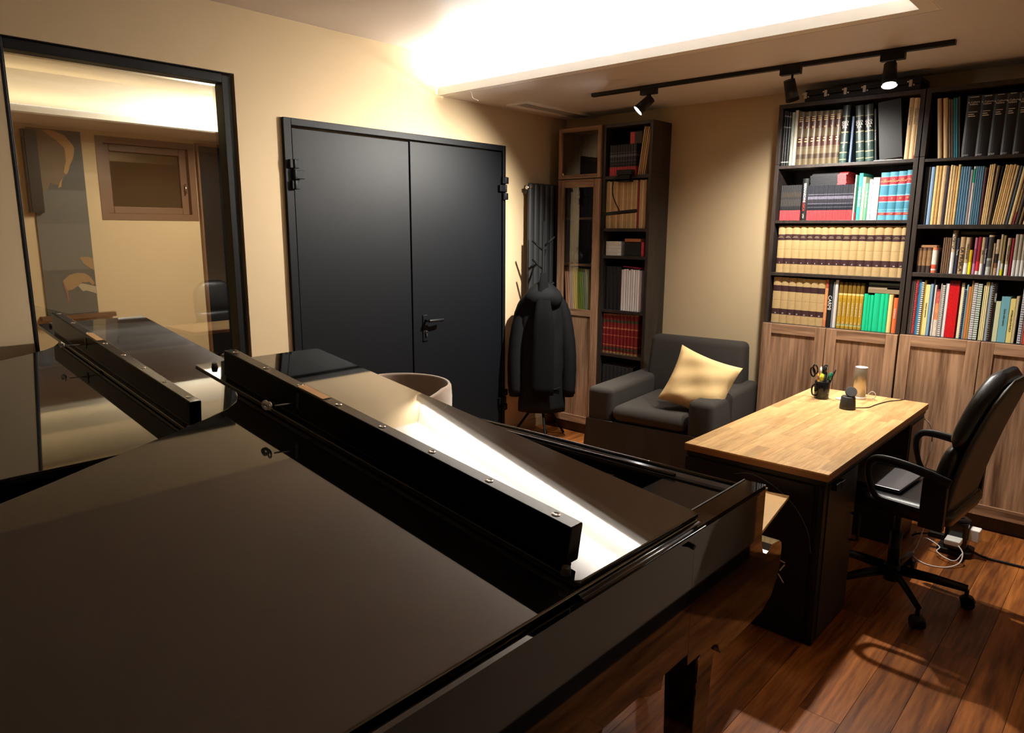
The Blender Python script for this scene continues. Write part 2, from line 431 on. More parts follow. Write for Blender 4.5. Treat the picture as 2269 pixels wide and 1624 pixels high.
MB((-5.04, 2.3, 2.30)).box(-4.77, -4.73, .05, 4.55, 2.541, 2.546).build('glowing_strip', emis('led_warm', (1.0, 0.68, 0.25), 4), ledn)
# small brown basement window in that wall
M_BWOOD = plain('brown_painted_wood', (0.16, 0.075, 0.035), 0.5, 0.08)
w2 = thing('window_2', 'small brown framed window high in the next room', None, (NX, 2.196, 1.679), 0, None, 'structure')
WO = (NX, 2.196, 1.679)
q = MB(WO)
for a in ((1.852, 1.90, 1.679, 2.255), (2.492, 2.54, 1.679, 2.255), (1.90, 2.492, 1.679, 1.725), (1.90, 2.492, 2.21, 2.255)):
    q.box(NX-.1, NX+.004, *a)
q.build('frame', M_BWOOD, w2)
q = MB(WO)
for a in ((1.90, 1.95, 1.725, 2.21), (2.44, 2.492, 1.725, 2.21), (1.95, 2.44, 1.725, 1.775), (1.95, 2.44, 2.16, 2.21)):
    q.box(NX-.09, NX-.04, *a)
q.build('sash', M_BWOOD, w2, .004)
MB(WO).box(NX-.075, NX-.069, 1.95, 2.44, 1.775, 2.16).build('pane', plain('dark_glass', (0.07, 0.04, 0.02), 0.02, 0), w2)
MB(WO).cyl((NX-.04, 2.465, 1.95), (NX-.015, 2.465, 1.95), .006).cyl((NX-.015, 2.465, 1.955), (NX-.015, 2.465, 1.88), .006).build('handle', M_STEEL, w2)
# poster on that wall: a bowed head above hands at a keyboard
PX = NX+.012
pst = thing('poster', 'tall dark poster of a bowed pianist behind the glass', 'poster', (NX, 1.60, 1.03))
PO = (NX, 1.60, 1.03)
MB(PO).box(NX, PX, 1.445, 1.762, 1.03, 2.265).build('sheet', bands('poster_ground_glare', [(0, '#4c4b46'), (.25, '#62605a'), (.5, '#56544f'), (.68, '#3e3c38'), (.84, '#2a2826')], 0.5), pst)  # lower bands lighter: glare on the sheet is put into its colour
def flat(name, pts, mat, d): MB(PO).prism(pts, PX, PX+d, 'x').build(name, mat, pst)
flat('head', [(1.445, 2.26), (1.60, 2.262), (1.66, 2.235), (1.70, 2.19), (1.715, 2.14), (1.70, 2.08), (1.67, 2.02), (1.645, 1.97), (1.625, 1.95), (1.615, 1.92), (1.60, 1.90), (1.55, 1.92), (1.53, 1.87), (1.445, 1.83)], plain('poster_shade', '#6b563e', 0.6), .0006)
hair_o = [(1.53, 2.258), (1.57, 2.262), (1.60, 2.26), (1.63, 2.25), (1.66, 2.232), (1.685, 2.21), (1.70, 2.185), (1.712, 2.16), (1.714, 2.135), (1.708, 2.10), (1.695, 2.07), (1.68, 2.04), (1.668, 2.01), (1.655, 1.98)]
hair_i = [(1.642, 1.99), (1.652, 2.03), (1.66, 2.07), (1.662, 2.11), (1.652, 2.15), (1.632, 2.18), (1.605, 2.205), (1.575, 2.225), (1.55, 2.24)]
flat('hair', [(y+random.uniform(-.006, .006), z+random.uniform(-.005, .005)) for y, z in hair_o+hair_i], plain('poster_hair', '#b08550', 0.6), .0012)
for k in range(6):
    y = 1.50+.022*k; flat('hair_strand', [(y, 2.20-.01*k), (y+.03, 2.225-.012*k), (y+.06, 2.215-.02*k), (y+.033, 2.215-.012*k)], plain('poster_hair_dim', '#7a5f40', 0.6), .0009)
flat('profile', [(1.63, 1.955), (1.618, 1.93), (1.612, 1.895), (1.592, 1.885), (1.60, 1.905), (1.61, 1.93)], plain('poster_hair', '#b08550', 0.6), .0012)
flat('hand', [(1.555, 1.26), (1.60, 1.30), (1.65, 1.315), (1.70, 1.31), (1.735, 1.28), (1.755, 1.235), (1.74, 1.225), (1.72, 1.25), (1.70, 1.245), (1.68, 1.25), (1.65, 1.225), (1.61, 1.20), (1.575, 1.195)], plain('poster_skin', '#94734a', 0.6), .0012)
flat('hand', [(1.675, 1.42), (1.72, 1.425), (1.76, 1.41), (1.76, 1.33), (1.735, 1.345), (1.70, 1.375)], plain('poster_skin', '#94734a', 0.6), .0012)
flat('cuff', [(1.553, 1.262), (1.562, 1.255), (1.582, 1.19), (1.584, 1.11), (1.575, 1.11), (1.572, 1.18)], plain('poster_red', '#8a4a3c', 0.6), .0014)
flat('piano_keys', [(1.64, 1.235), (1.68, 1.24), (1.76, 1.215), (1.76, 1.165), (1.70, 1.19), (1.675, 1.185)], plain('poster_keys', '#a8987a', 0.6), .0009)
tag(MB().box(NX, NX+.06, 1.40, 1.86, 1.00, 1.028).build('wall_ledge', M_BWOOD), 'thin brown ledge under the poster in the next room', 'ledge')
tag(MB().box(NX, NX+.05, 1.41, 1.49, 1.72, 2.25).box(NX+.05, NX+.056, 1.42, 1.48, 1.73, 2.24).build('reflection_strip', M_BLACK), 'narrow dark strip beside the poster, standing in for a reflection', 'panel')  # added strip standing in for a dark reflection over the poster
d2 = thing('door_2', 'dark door panel of the next room behind the glass', None, (NX, 3.0, 0), 0, None, 'structure')
MB((NX, 3.0, 0)).box(NX, NX+.03, 2.55, 3.5, 0, 2.24).build('leaf', M_DOOR, d2)
MB((NX, 3.0, 0)).box(NX, NX+.04, 2.545, 2.56, 0, 2.26).box(NX, NX+.04, 2.56, 3.5, 2.24, 2.26).build('frame', M_BWOOD, d2)
# ---------------------------------------------------------------- glazed window in the left wall
w1 = thing('window_1', 'tall black framed fixed window reflecting the room', None, (XL, 1.425, WZ0), 0, None, 'structure')
WO = (XL, 1.425, WZ0)
fr = MB(WO); t = .055
for a in ((WY0, WY0+.022, WZ0, WZ1), (WY1-.06, WY1-.012, WZ0, WZ1-.012), (WY0+.022, WY1-.06, WZ0, WZ0+t), (WY0+.022, WY1-.06, WZ1-.05, WZ1-.006)):
    fr.box(XL-.10, XL-.018, *a)
fr.box(XL-.018, XL+.002, WY0, WY0+.012, WZ0, WZ1).box(XL-.018, XL+.002, WY0, WY1-.01, WZ1-.006, WZ1)
fr.build('frame', plain('black_window_frame', (0.006, 0.0055, 0.0055), 0.45, 0.05, spec=.25), w1, .002)
MB(WO).box(XL-.075, XL-.071, WY0+.02, WY1-.058, WZ0+.05, WZ1-.048).build('pane', glass('window_glass', 0.17), w1)
# ---------------------------------------------------------------- black steel double door
d1 = thing('door_1', 'wide black steel double door with an uneven pair of leaves', None, (XL, 3.12, 0), 0, None, 'structure')
DO = (XL, 3.12, 0); SEAM = 3.116
fr = MB(DO)
fr.box(XL-WT, XL+.022, DY0, DY0+.048, 0, DZ1).box(XL-WT, XL+.022, DY1-.03, DY1, 0, DZ1).box(XL-WT, XL+.022, DY0+.048, DY1-.03, DZ1-.04, DZ1)
fr.build('frame', M_DOOR, d1, .003)
MB(DO).box(XL-.05, XL+.008, DY0+.058, SEAM-.004, .008, DZ1-.052).build('leaf', M_DOOR, d1, .003)
lf = MB(DO).box(XL-.05, XL+.012, SEAM+.004, DY1-.036, .008, DZ1-.048).build('leaf', M_DOOR, d1, .003)
def hinge(y, z, s):
    h = MB(DO)
    for k, (a, b) in enumerate(((0, .052), (.056, .112), (.116, .168))):
        h.cyl((XL+.032, y, z+a), (XL+.032, y, z+b), .014, n=14)
    h.box(XL+.018, XL+.040, y-.030, y+.030, z+.118, z+.166).box(XL+.018, XL+.040, y-.022, y+.026, z+.002, z+.05)
    h.box(XL+.018, XL+.040, min(y, y+s*.062), max(y, y+s*.062), z+.060, z+.108)
    h.build('hinge', M_DOOR, d1, .003)
hinge(2.255, 1.845, 1); hinge(2.255, .27, 1); hinge(4.018, 1.845, -1); hinge(4.018, .22, -1)
hp = MB(DO).box(XL+.012, XL+.020, 3.200, 3.246, .86, 1.045).build('handle_plate', M_DOOR, lf, .004)
MB(DO).cyl((XL+.018, 3.223, 1.005), (XL+.062, 3.223, 1.005), .010).tube([(XL+.062, 3.216, 1.005), (XL+.066, 3.26, 1.005), (XL+.066, 3.31, 1.004), (XL+.060, 3.352, 1.003)], .011, 12).build('lever', M_BLACK, lf)
MB(DO).cyl((XL+.018, 3.226, .925), (XL+.030, 3.226, .925), .009).box(XL+.022, XL+.030, 3.220, 3.232, .895, .925).build('key_cylinder', M_STEEL, lf)
# skirting of the visible walls
M_SKIRT = plain('tan_skirting', (0.55, 0.36, 0.17), 0.6, 0.03)
struct('baseboard_left', MB().box(XL, XL+.012, YF, DY0, 0, .07).box(XL, XL+.012, DY1, YB, 0, .07), M_SKIRT)
struct('baseboard_back', MB().box(XL+.012, XR, YB-.012, YB, 0, .07), M_SKIRT)

# ================================================================== GRAND PIANOS
TH = radians(7.5)
HX, HZ = -0.700, 0.988                       # hinge line of the lid (runs along y)
def lidM():                                   # lid frame: x across (0 at the hinge, negative leftwards), y along, z up from the lid's underside
    return Matrix.Translation((HX, 0, HZ)) @ Matrix.Rotation(TH, 4, 'Y')
def bez(p0, p1, p2, p3, n):
    return [tuple(((1-t)**3*a+3*(1-t)**2*t*b+3*(1-t)*t*t*c+t**3*d) for a, b, c, d in zip(p0, p1, p2, p3)) for t in [i/n for i in range(n+1)]]
# plan outline, given in lid coordinates (x from the hinge)
BENT = [(-1.49, 1.372), (-1.49, 1.12)] + bez((-1.49, 1.12), (-1.48, 1.00), (-1.33, 0.985), (-1.215, 0.935), 6)[1:] + [(-1.165, .905), (-1.126, .864), (-1.085, .788), (-1.040, .688), (-.994, .580), (-.948, .468), (-.908, .383), (-.868, .289), (-.835, .18)] + bez((-.835, .18), (-.74, -.18), (-.60, -.42), (-.34, -.43), 10)[1:] + [(-.12, -.43), (.0, -.38)]
LIDOUT = [(0.012, -.38)] + [(0.012, 1.372)] + BENT[:-1]
def make_piano(sc, dx, dy, label):
    EYE = Vector((0, 0, CAMZ))
    MB.xf = lambda p: EYE+((p+Vector((dx, dy, 0)))-EYE)*sc
    FZ = CAMZ-CAMZ/sc                         # floor height before the scaling
    PO = MB.xf(Vector((-1.40, 1.0, 0))); PO.z = 0
    root = thing('grand_piano', label, 'piano', PO)
    L = lidM()
    # case: rim between outline and inner outline
    out = [(HX+x*.985, y) for x, y in BENT]
    rim_out = [(HX+.03, 1.36), ] + [(HX-1.465, 1.36)] + [(HX+x*.985, y) for x, y in BENT[1:-1]] + [(HX+.03, -.40)]
    cen = (HX-.55, .55)
    rim_in = [(cen[0]+(x-cen[0])*.93, cen[1]+(y-cen[1])*.95) for x, y in rim_out]
    n = len(rim_out); rb = MB(PO)
    z0, z1 = .70, .985
    v = [(x, y, z) for z in (z0, z1) for x, y in rim_out]+[(x, y, z) for z in (z0, z1) for x, y in rim_in]
    f = []
    for i in range(n):
        j = (i+1) % n
        f += [(j, i, n+i, n+j), (2*n+i, 2*n+j, 3*n+j, 3*n+i), (n+i, 3*n+i, 3*n+j, n+j), (i, j, 2*n+j, 2*n+i)]
    rb.add(v, f)
    # straight bass side moulding
    rb.box(HX+.022, HX+.036, -.39, 1.70, .985, .992)
    rb.build('rim', M_PIANO, root)
    MB(PO).prism(rim_in, .80, .815).build('soundboard', plain('gilded_plate', (0.35, 0.22, 0.08), 0.35, 0.1, metal=0.6), root)
    MB(PO).box(HX-1.43, HX+.0, .2, .28, .62, .70).box(HX-1.3, HX+.0, .7, .78, .62, .70).build('underside_beam', plain('brown_beam', (0.05, 0.02, 0.01), 0.4), root)
    # arms at both ends of the keyboard, with the scrolled key block
    def arm(x0, x1):
        p = [(1.33, .70), (1.33, .998), (1.700, .998), (1.703, .990), (1.700, .862), (1.703, .835), (1.716, .808), (1.738, .797), (1.752, .800), (1.772, .812), (1.824, .806), (1.838, .796), (1.843, .780), (1.842, .735), (1.828, .70), (1.795, .655), (1.74, .632), (1.50, .622), (1.48, .655), (1.44, .672), (1.33, .672)]
        return MB(PO).prism(p, x0, x1, 'x')
    arm(HX-.025, HX+.0302).build('arm', M_PIANO, root)
    arm(HX-1.463, HX-1.407).build('arm', M_PIANO, root)
    # inlaid line on the arm top, end of the fall
    MB(PO).box(HX-.028, HX-.024, 1.36, 1.70, .9985, .9995).build('arm_joint', plain('joint_grey', (0.10, 0.10, 0.11), 0.3), root)
    # key bed, fallboard (closed), key slip
    MB(PO).box(HX-1.41, HX-.025, 1.33, 1.80, .66, .725).build('keybed', M_PIANO2, root, .004)
    fb = MB(PO).prism([(1.642, .80), (1.640, .967), (1.644, .975), (1.652, .979), (1.692, .982), (1.702, .976), (1.725, .90), (1.75, .82), (1.77, .775), (1.77, .76), (1.642, .76)], HX-1.405, HX-.026, 'x')
    fb.build('fallboard', M_PIANO2, root, .003)
    MB(PO).cyl((HX-1.40, 1.652, .979), (HX-.20, 1.652, .979), .005).build('fallboard_hinge', M_PIANO, root)
    MB(PO).cyl((HX-1.40, 1.690, .982), (HX-.03, 1.690, .982), .006).build('fallboard_edge', M_PIANO, root)
    MB(PO).box(HX-1.405, HX-.026, 1.765, 1.80, .725, .79).build('key_slip', M_PIANO, root, .004)
    # music desk folded flat over the tuning pins, with its two struts in an open slot
    MB(PO).box(HX-1.36, HX-.30, 1.385, 1.47, .930, .945).build('music_desk', M_PIANO2, root, .003)
    for a_ in (HX-.225, HX-1.402):
        MB(PO).box(a_, a_+.197, 1.365, 1.636, .956, .972).build('side_cover', M_PIANO2, root, .003)
    MB(PO).box(HX-1.40, HX-.027, 1.36, 1.638, .88, .90).build('pin_cover', M_BLACK, root)
    MB(PO).box(HX-.345, HX-.333, 1.40, 1.56, .90, .962).box(HX-.36, HX-.333, 1.545, 1.56, .955, .972).build('desk_strut', M_BLACKG, root)
    # main lid, tilted about its hinge
    lid = MB(PO); lid.prism(LIDOUT, 0.004, 0.018, 'z', 0, L)
    lid = lid.build('lid', M_LID, root, .003)
    # folded-back front flap, lying on the lid, its lip standing up
    y0, y1, zf = 0.935, 1.372, .0205
    fp = MB(PO).prism([(0.008, y0+.012), (0.0, y0), (-1.478, y0), (-1.487, y0+.01), (-1.487, y1), (0.012, y1)], zf, zf+.012, 'z', 0, L)
    fp = fp.build('lid_flap', M_PIANO, root, .002)
    for x in (-.25, -.75, -1.25):
        MB(PO).add([tuple(L @ Vector((x+.012*cos(a*pi/4), 1.05+.012*sin(a*pi/4), z))) for z in (.018, zf) for a in range(8)], [(i, (i+1) % 8, 8+(i+1) % 8, 8+i) for i in range(8)]).build('rubber_buffer', M_BLACK, root)
    b0, b1, zt = y0+.010, y0+.046, zf+.012
    xl, xr = -1.315, -.028
    lp = MB(PO).prism([(xl, b0), (xr, b0), (xr, b1), (xl, b1)], zt+.012, zt+.088, 'z', 0, L).prism([(xl+.004, b0+.003), (xr-.012, b0+.003), (xr-.012, b1), (xl+.004, b1)], zt, zt+.012, 'z', 0, L)
    lp = lp.build('flap_lip', M_LIP, root, .003, 2)
    for k in range(8):
        x = xl+.035+(xr-xl-.085)*k/7
        scr = MB(PO).add([tuple(L @ Vector((x+r*cos(a*pi/8), (b0+b1)/2+r*sin(a*pi/8), z))) for r, z in ((.0085, zt+.0875), (.0085, zt+.0890), (.0055, zt+.0900), (.0025, zt+.0885)) for a in range(16)],
                         [(g*16+i, g*16+(i+1) % 16, (g+1)*16+(i+1) % 16, (g+1)*16+i) for g in range(3) for i in range(16)]+[tuple(range(48, 64))])
        scr.build('screw', M_STEEL, root)
    xk = -.93
    MB(PO).prism([(xk, b0+.006), (xk+.115, b0+.006), (xk+.115, b1-.006), (xk, b1-.006)], zt+.088, zt+.0895, 'z', 0, L).build('name_plate', M_BRASS, root)
    xk = -.915
    MB(PO).box(xk-.006, xk+.006, b0-.002, b0, zt+.035, zt+.075, 0, L).build('lock_plate', plain('dark_brass', (.10, .07, .04), .4, 0, metal=.8), root)
    ky = MB(PO); P = lambda x, y, z: tuple(L @ Vector((x, y, z)))
    ky.tube([P(xk, b0+.002, zt+.05), P(xk-.01, b0-.06, zt+.05), ], .0022, 8, 0, None, False)
    ring = [P(xk-.012+.012*cos(a), b0-.072-.002*cos(a)+.012*0, zt+.05+.010*sin(a)) for a in [i*pi/6 for i in range(13)]]
    ky.tube(ring, .0025, 6, 0, None, False)
    kk = ky.build('key', M_STEEL, root)
    MB(PO).tube([P(xk-.018, b0-.072, zt+.05), P(xk-.030, b0-.075, zt+.058), P(xk-.036, b0-.078, zt+.048), P(xk-.026, b0-.075, zt+.040), P(xk-.016, b0-.071, zt+.047), P(xk-.028, b0-.078, zt+.055), P(xk-.036, b0-.075, zt+.045)], .0042, 6).build('key_string', plain('white_string', (0.75, 0.70, 0.62), 0.9), kk)
    for x, y in ((-1.435, b0+.03), (xr+.004, b0-.004)):
        c = L @ Vector((x, y, zt)); d = L @ Vector((x, y, zt+.014))
        MB(PO).cyl(c, d, .010, .008).build('rubber_button', plain('grey_rubber', (0.10, 0.09, 0.08), 0.5), root)
    # lid hinge along the bass side and small pegs on the rim
    MB(PO).cyl((HX+.018, .93, .994), (HX+.018, 1.37, .994), .0065).cyl((HX+.026, .93, .992), (HX+.026, 1.38, .992), .005).build('lid_hinge', plain('hinge_black_metal', (0.2, 0.2, 0.21), 0.25, metal=0.9), root)
    for y in (1.305, .45) if dx == 0 else ():
        MB(PO).cyl((HX+.028, y, .972), (HX+.044, y, .968), .006).build('peg', M_BLACK, root)
    # legs
    for x, y in ((HX-.028, 1.452), (HX-1.40, 1.452), (HX-.42, -.10)):
        w = .052
        rings = []
        for z, s in ((.70, 1.0), (.655, 1.0), (.64, .86), (.56, .80), (FZ+.10, .62), (FZ+.085, .72), (FZ+.055, .72)):
            rings.append([(x+sx*w*s, y+sy*w*s, z) for sx, sy in ((-1, -1), (1, -1), (1, 1), (-1, 1))])
        lg = MB(PO).loft(rings, 0, False).build('leg', M_PIANO, root, .004)
        MB(PO).cyl((x, y, FZ+.06), (x, y, FZ+.03), .018).cyl((x-.014, y, FZ+.032), (x+.014, y, FZ+.032), .032).build('caster', M_BRASS, lg)
    # pedal lyre
    ly = MB(PO)
    for s in (-.07, .07):
        ly.box(HX-.72+s-.018, HX-.72+s+.018, 1.18, 1.24, .17, .70)
    ly.box(HX-.85, HX-.59, 1.15, 1.30, .10, .17)
    ly = ly.build('pedal_lyre', M_PIANO2, root, .004)
    for k in (-1, 0, 1):
        MB(PO).box(HX-.72+k*.06-.012, HX-.72+k*.06+.012, 1.29, 1.39, .12, .13).build('pedal', M_BRASS, ly)
    # glide block under the rim
    MB(PO).prism([(1.135, .705), (1.135, .70), (1.17, .675), (1.225, .665), (1.235, .70), (1.235, .705)], HX-.09, HX+.026, 'x').build('rim_block', M_PIANO, root)
    MB.xf = None
    return root
piano = make_piano(.975, 0, 0, 'glossy black grand piano in the foreground, lid front folded back')
piano2 = make_piano(1.022, -1.405, -.055, 'second glossy black grand piano behind, beside the glazed window')
# ================================================================== TRACK LIGHT
tl = thing('track_light', 'black ceiling track with three small spotlight heads, two glowing', 'track light', (-1.87, 3.99, ZC))
TO = (-1.87, 3.99, ZC)
MB(TO).box(-2.915, -.845, 3.973, 4.007, ZC-.022, ZC).build('rail', M_BLACK, tl, .002)
for i, (hp, tgt) in enumerate(HEADS):
    hp = Vector(hp); d = (Vector(tgt)-hp).normalized()
    MB(TO).box(hp.x-.065, hp.x+.045, 3.972, 4.008, ZC-.055, ZC-.020).build('adapter', M_BLACK, tl, .002)
    back = hp-d*.055; front = hp+d*.055
    hd = MB(TO)
    hd.cyl((hp.x, 3.99, ZC-.05), (hp.x, 3.99, hp.z+.03), .006).cyl((hp.x, 3.99, hp.z+.04), tuple(hp), .007)
    hd.cyl(back, front-d*.02, .029, .033, 24).cyl(front-d*.018, front, .034, .035, 24, 0, False).cyl(front-d*.016, front-d*.012, .033, .033, 24)
    hd = hd.build('lamp_head', M_BLACK, tl)
    MB(TO).cyl(front-d*.011, front-d*.006, .028, .028, 20).build('glowing_lens', emis('spot_lens', (1, .97, .92), 120), hd)
    spot('track_spot', front+d*.004, tgt, SPOT_W[i], (1.0, 0.94, 0.84), (120, 138, 120)[i], (.8, 1, .8)[i], 0.022)

# ================================================================== DESK
dk = thing('desk', 'desk with a warm oak block top on black pedestals', 'desk', (-1.13, 3.48, 0))
DKO = (-1.13, 3.48, 0); DX0, DX1, DY_0, DY_1, DZ = -1.432, -.828, 2.700, 4.245, .725
top = MB(DKO).box(DX0, DX1, DY_0, DY_1, DZ-.030, DZ-.006).build('worktop', plain('oak_core', (0.30, 0.13, 0.045), 0.5), dk)
nst = 12; sw = (DX1-DX0)/nst
for k in range(nst):
    y = DY_0-random.uniform(0, .35)
    while y < DY_1:
        L = random.uniform(.22, .55); a, b = max(y, DY_0), min(y+L, DY_1); y += L
        if b-a < .01: continue
        o = MB((DX0+k*sw, a, DZ)).box(DX0+k*sw+.0002, DX0+(k+1)*sw-.0002, a+.0002, b-.0002, DZ-.028 if (k in (0, nst-1) or a == DY_0 or b == DY_1) else DZ-.008, DZ).build('stave', M_DESK, top)
        o.location = (DX0+k*sw-DKO[0], a-DKO[1], DZ-DKO[2])
M_DKB = plain('matt_black_board', (0.0075, 0.0085, 0.0105), 0.5, 0.08, spec=.25)
MB(DKO).box(DX0+.008, DX1-.008, DY_0+.008, DY_1-.008, .672, DZ-.031).build('apron', M_DKB, dk, .002)
pd = MB(DKO).box(DX0+.012, DX1-.012, DY_0+.012, 3.105, .0, .671).build('pedestal', M_DKB, dk, .003)
MB(DKO).box(DX0+.006, DX1-.050, DY_0+.001, DY_0+.012, .018, .668).build('end_panel', M_DKB, pd, .002)
MB(DKO).cyl((DX1-.028, DY_0+.024, .018), (DX1-.028, DY_0+.024, .668), .016, n=14).build('corner_post', M_DKB, pd)
pf = plain('perforated_black_board', (0.018, 0.017, 0.017), 0.5, 0.3, 260, 0.6, 260)
MB(DKO).box(DX1-.014, DX1-.008, DY_0+.055, 3.10, .018, .668).build('side_panel', pf, pd)
for k in range(2):
    MB(DKO).box(DX1-.008, DX1+.012, 2.775+k*.055, 2.822+k*.055, .640-k*.004, .668-k*.004).build('catch', M_BLACK, pd, .002)
MB(DKO).tube([(DX1-.008, 3.080, .455), (DX1+.022, 3.080, .450), (DX1+.022, 3.080, .340), (DX1-.008, 3.080, .335)], .006, 8, 0, None, False).build('handle', M_BLACK, pd)
# print on the end panel: thin arc and four white strokes
YP = DY_0+.0005
st = MB(DKO)
for (x0, z0, x1, z1, w) in ((-.986, .328, -.962, .322, .005), (-.963, .314, -.981, .283, .005), (-.992, .262, -.993, .243, .004), (-.986, .268, -.962, .236, .0045)):
    dx, dz = x1-x0, z1-z0; l = math.hypot(dx, dz); nx, nz = -dz/l*w/2, dx/l*w/2
    st.prism([(x0+nx, z0+nz), (x1+nx, z1+nz), (x1-nx, z1-nz), (x0-nx, z0-nz)], YP-.0012, YP, 'y')
st.build('white_strokes', plain('white_print', (0.85, 0.80, 0.68), 0.5, 0), pd)
MB(DKO).tube([(-1.20, YP, .640), (-1.15, YP, .655), (-1.098, YP, .652), (-1.03, YP, .628), (-.97, YP, .590), (-.92, YP, .538), (-.883, YP, .470), (-.868, YP, .395)], .0009, 6).build('arc_line', plain('grey_print', (0.22, 0.22, 0.23), 0.4), pd)
tb = thing('side_table', 'small oak topped side table between desk end and piano', 'table', (-1.12, 2.43, 0), radians(8.7))
MB().box(-.06, .20, -.20, .20, .610, .622).build('table_top', plain('pale_oak', (0.72, 0.44, 0.18), 0.4, .12, 12), tb, .001)
MB().cyl((-.03, .07, .012), (-.03, .07, .609), .016).lathe([(.055, 0), (.055, .008), (.03, .012), (.001, .0125)], (-.03, .07, 0)).build('pedestal_leg', M_BLACK, tb)
# rear pedestal: dark cabinet with cable loops
pd2 = MB(DKO).box(DX0+.012, DX1-.012, 3.95, DY_1-.012, .0, .671).build('pedestal', M_DKB, dk, .003)
MB(DKO).box(DX1-.014, DX1-.008, 3.97, 4.22, .03, .655).build('side_panel', plain('dark_brown_panel', (0.05, 0.03, 0.02), 0.4), pd2)
for k, r in enumerate((.0032, .0025)):
    MB(DKO).tube([(DX1+.002, 4.16, .66), (DX1+.03, 4.19, .62), (DX1+.045, 4.20, .52), (DX1+.03, 4.19+.02*k, .40), (DX1+.012, 4.18, .30), (DX1+.008, 4.17, .12)], r, 6).build('cable_loop', M_WHITE if k == 0 else M_BLACK, pd2)
# ---------------------------------------------------------------- on the desk
cup = thing('pen_cup', 'glossy black pen mug at the far left of the oak desk', 'mug', (-1.295, 3.968, DZ))
CO = (0, 0, 0)
MB().lathe([(.034, 0), (.038, .004), (.039, .05), (.040, .096), (.0385, .098), (.036, .094), (.035, .01), (.001, .008)], n=28).build('body', M_BLACKG, cup)
MB().tube([(-.018, -.035, .085), (-.028, -.062, .080), (-.030, -.070, .055), (-.027, -.060, .028), (-.018, -.036, .020)], (.0045), 10).build('handle', M_BLACKG, cup)
def pen(name, label, base, tip, r, color, capc=None, cat='pen', rough=.4):
    t = thing(name, label, cat, (-1.295+base[0], 3.968+base[1], DZ+.012))
    a = Vector((0, 0, 0)); b = Vector(tip)-Vector(base); b.z = tip[2]-.012
    dd = b.normalized()
    MB().cyl(a, b*.72, r, r, 10).build('barrel', plain('pen_'+color[1:], color, rough, .03), t)
    c2 = capc or color
    MB().cyl(b*.72, b*.97, r*1.12, r*1.08, 10).cyl(b*.97, b, r*1.0, r*.5, 10).build('cap', plain('pen_'+c2[1:], c2, rough, .03), t)
pen('marker', 'green capped marker leaning right in the black pen mug', (.008, .004, 0), (.042, -.002, .150), .009, '#1a1c1e', '#0f6b4c', 'marker')
pen('highlighter', 'yellow highlighter at the front of the black pen mug', (-.002, -.020, 0), (.004, -.026, .142), .0085, '#3a3a20', '#d8d820', 'highlighter')
pen('pencil', 'orange pencil in the black pen mug', (-.012, -.012, 0), (-.020, -.022, .143), .004, '#c98a35', None, 'pencil')
pen('pen', 'white pen standing in the black pen mug', (-.006, -.006, 0), (-.010, -.012, .178), .0048, '#d8d4c8')
pen('pen', 'thin black pen leaning right behind the green marker', (.010, .012, 0), (.060, .010, .168), .004, '#141416')
pen('marker', 'tall black marker with chrome clip in the pen mug', (.004, .008, 0), (.012, .004, .190), .0095, '#121214', None, 'marker')
pen('marker', 'black marker in the middle of the pen mug', (-.002, .012, 0), (.000, .012, .182), .008, '#16161a', None, 'marker')
MB((0, 0, 0)).tube([(.006+.014, -.004, .150), (.010+.012, -.006, .185), (.018, -.004, .198), (.012, -.002, .19)], .002, 6).build('pen_clip', M_STEEL, None, loc=(-1.295, 3.968, DZ))
bpy.data.objects['pen_clip'].parent = [o for o in bpy.data.objects if o.get('label', '').startswith('tall black marker')][0]
bpy.data.objects['pen_clip'].location = (-.004, -.008, -.012)
sc_ = thing('scissors', 'black handled scissors at the left of the pen mug', 'scissors', (-1.295-.020, 3.968, DZ+.012))
for k, (cx, cz) in enumerate(((-.036, .128), (-.022, .146))):
    MB().tube([(cx+.012*cos(a)-.004*sin(a), -.004*k, cz+.025*sin(a)) for a in [i*pi/8 for i in range(17)]], .0042, 8, 0, None, False).build('handle', M_BLACK, sc_)
MB().box(-.004, .004, -.002, .0, 0, .10).box(-.002, .006, .0, .002, 0, .10).build('blades', M_STEEL, sc_)
sp = thing('speaker_cylinder', 'slim silver cylinder with white top beside the pen mug', 'speaker', (-1.140, 4.103, DZ))
MB().lathe([(.033, 0), (.034, .002), (.034, .012), (.0325, .014)], n=28).build('foot', M_WHITE, sp)
MB().lathe([(.0325, .0142), (.0325, .172), (.031, .174)], n=28).build('body', plain('champagne_metal', (0.52, 0.44, 0.33), 0.35, 0.04, metal=0.75), sp)
MB().lathe([(.031, .1742), (.0325, .1755), (.031, .178), (.001, .1775)], n=28).build('cap', M_WHITE, sp)
MB().tube([(.03, .01, .01), (.055, .02, .045), (.075, .025, .035), (.07, .04, .008), (.05, .06, .003)], .0022, 6).build('cable', M_WHITE, sp)
ck = thing('charging_dock', 'small dark charging dock with a tilted round pad', 'charger', (-1.112, 3.822, DZ))
MB().lathe([(.036, 0), (.039, .003), (.038, .02), (.034, .062), (.031, .067), (.001, .068)], n=28).build('base', plain('graphite_rubber', (0.03, 0.029, 0.028), 0.6), ck)
dd = Vector((.35, -.75, .55)).normalized(); cc = Vector((.012, -.004, .092))
MB().cyl((.004, .006, .062), tuple(cc), .006).cyl(cc-dd*.006, cc+dd*.006, .028, .028, 28).build('pad', plain('graphite_rubber', (0.03, 0.029, 0.028), 0.6), ck, .002)
MB().tube([(.03, .02, .006), (.075, .09, .0034), (.085, .17, .0034), (.11, .30, .0034), (.150, .38, .0035), (.16, .40, .004), (.165, .412, .004)], .0024, 6).build('cable', M_BLACK, ck)
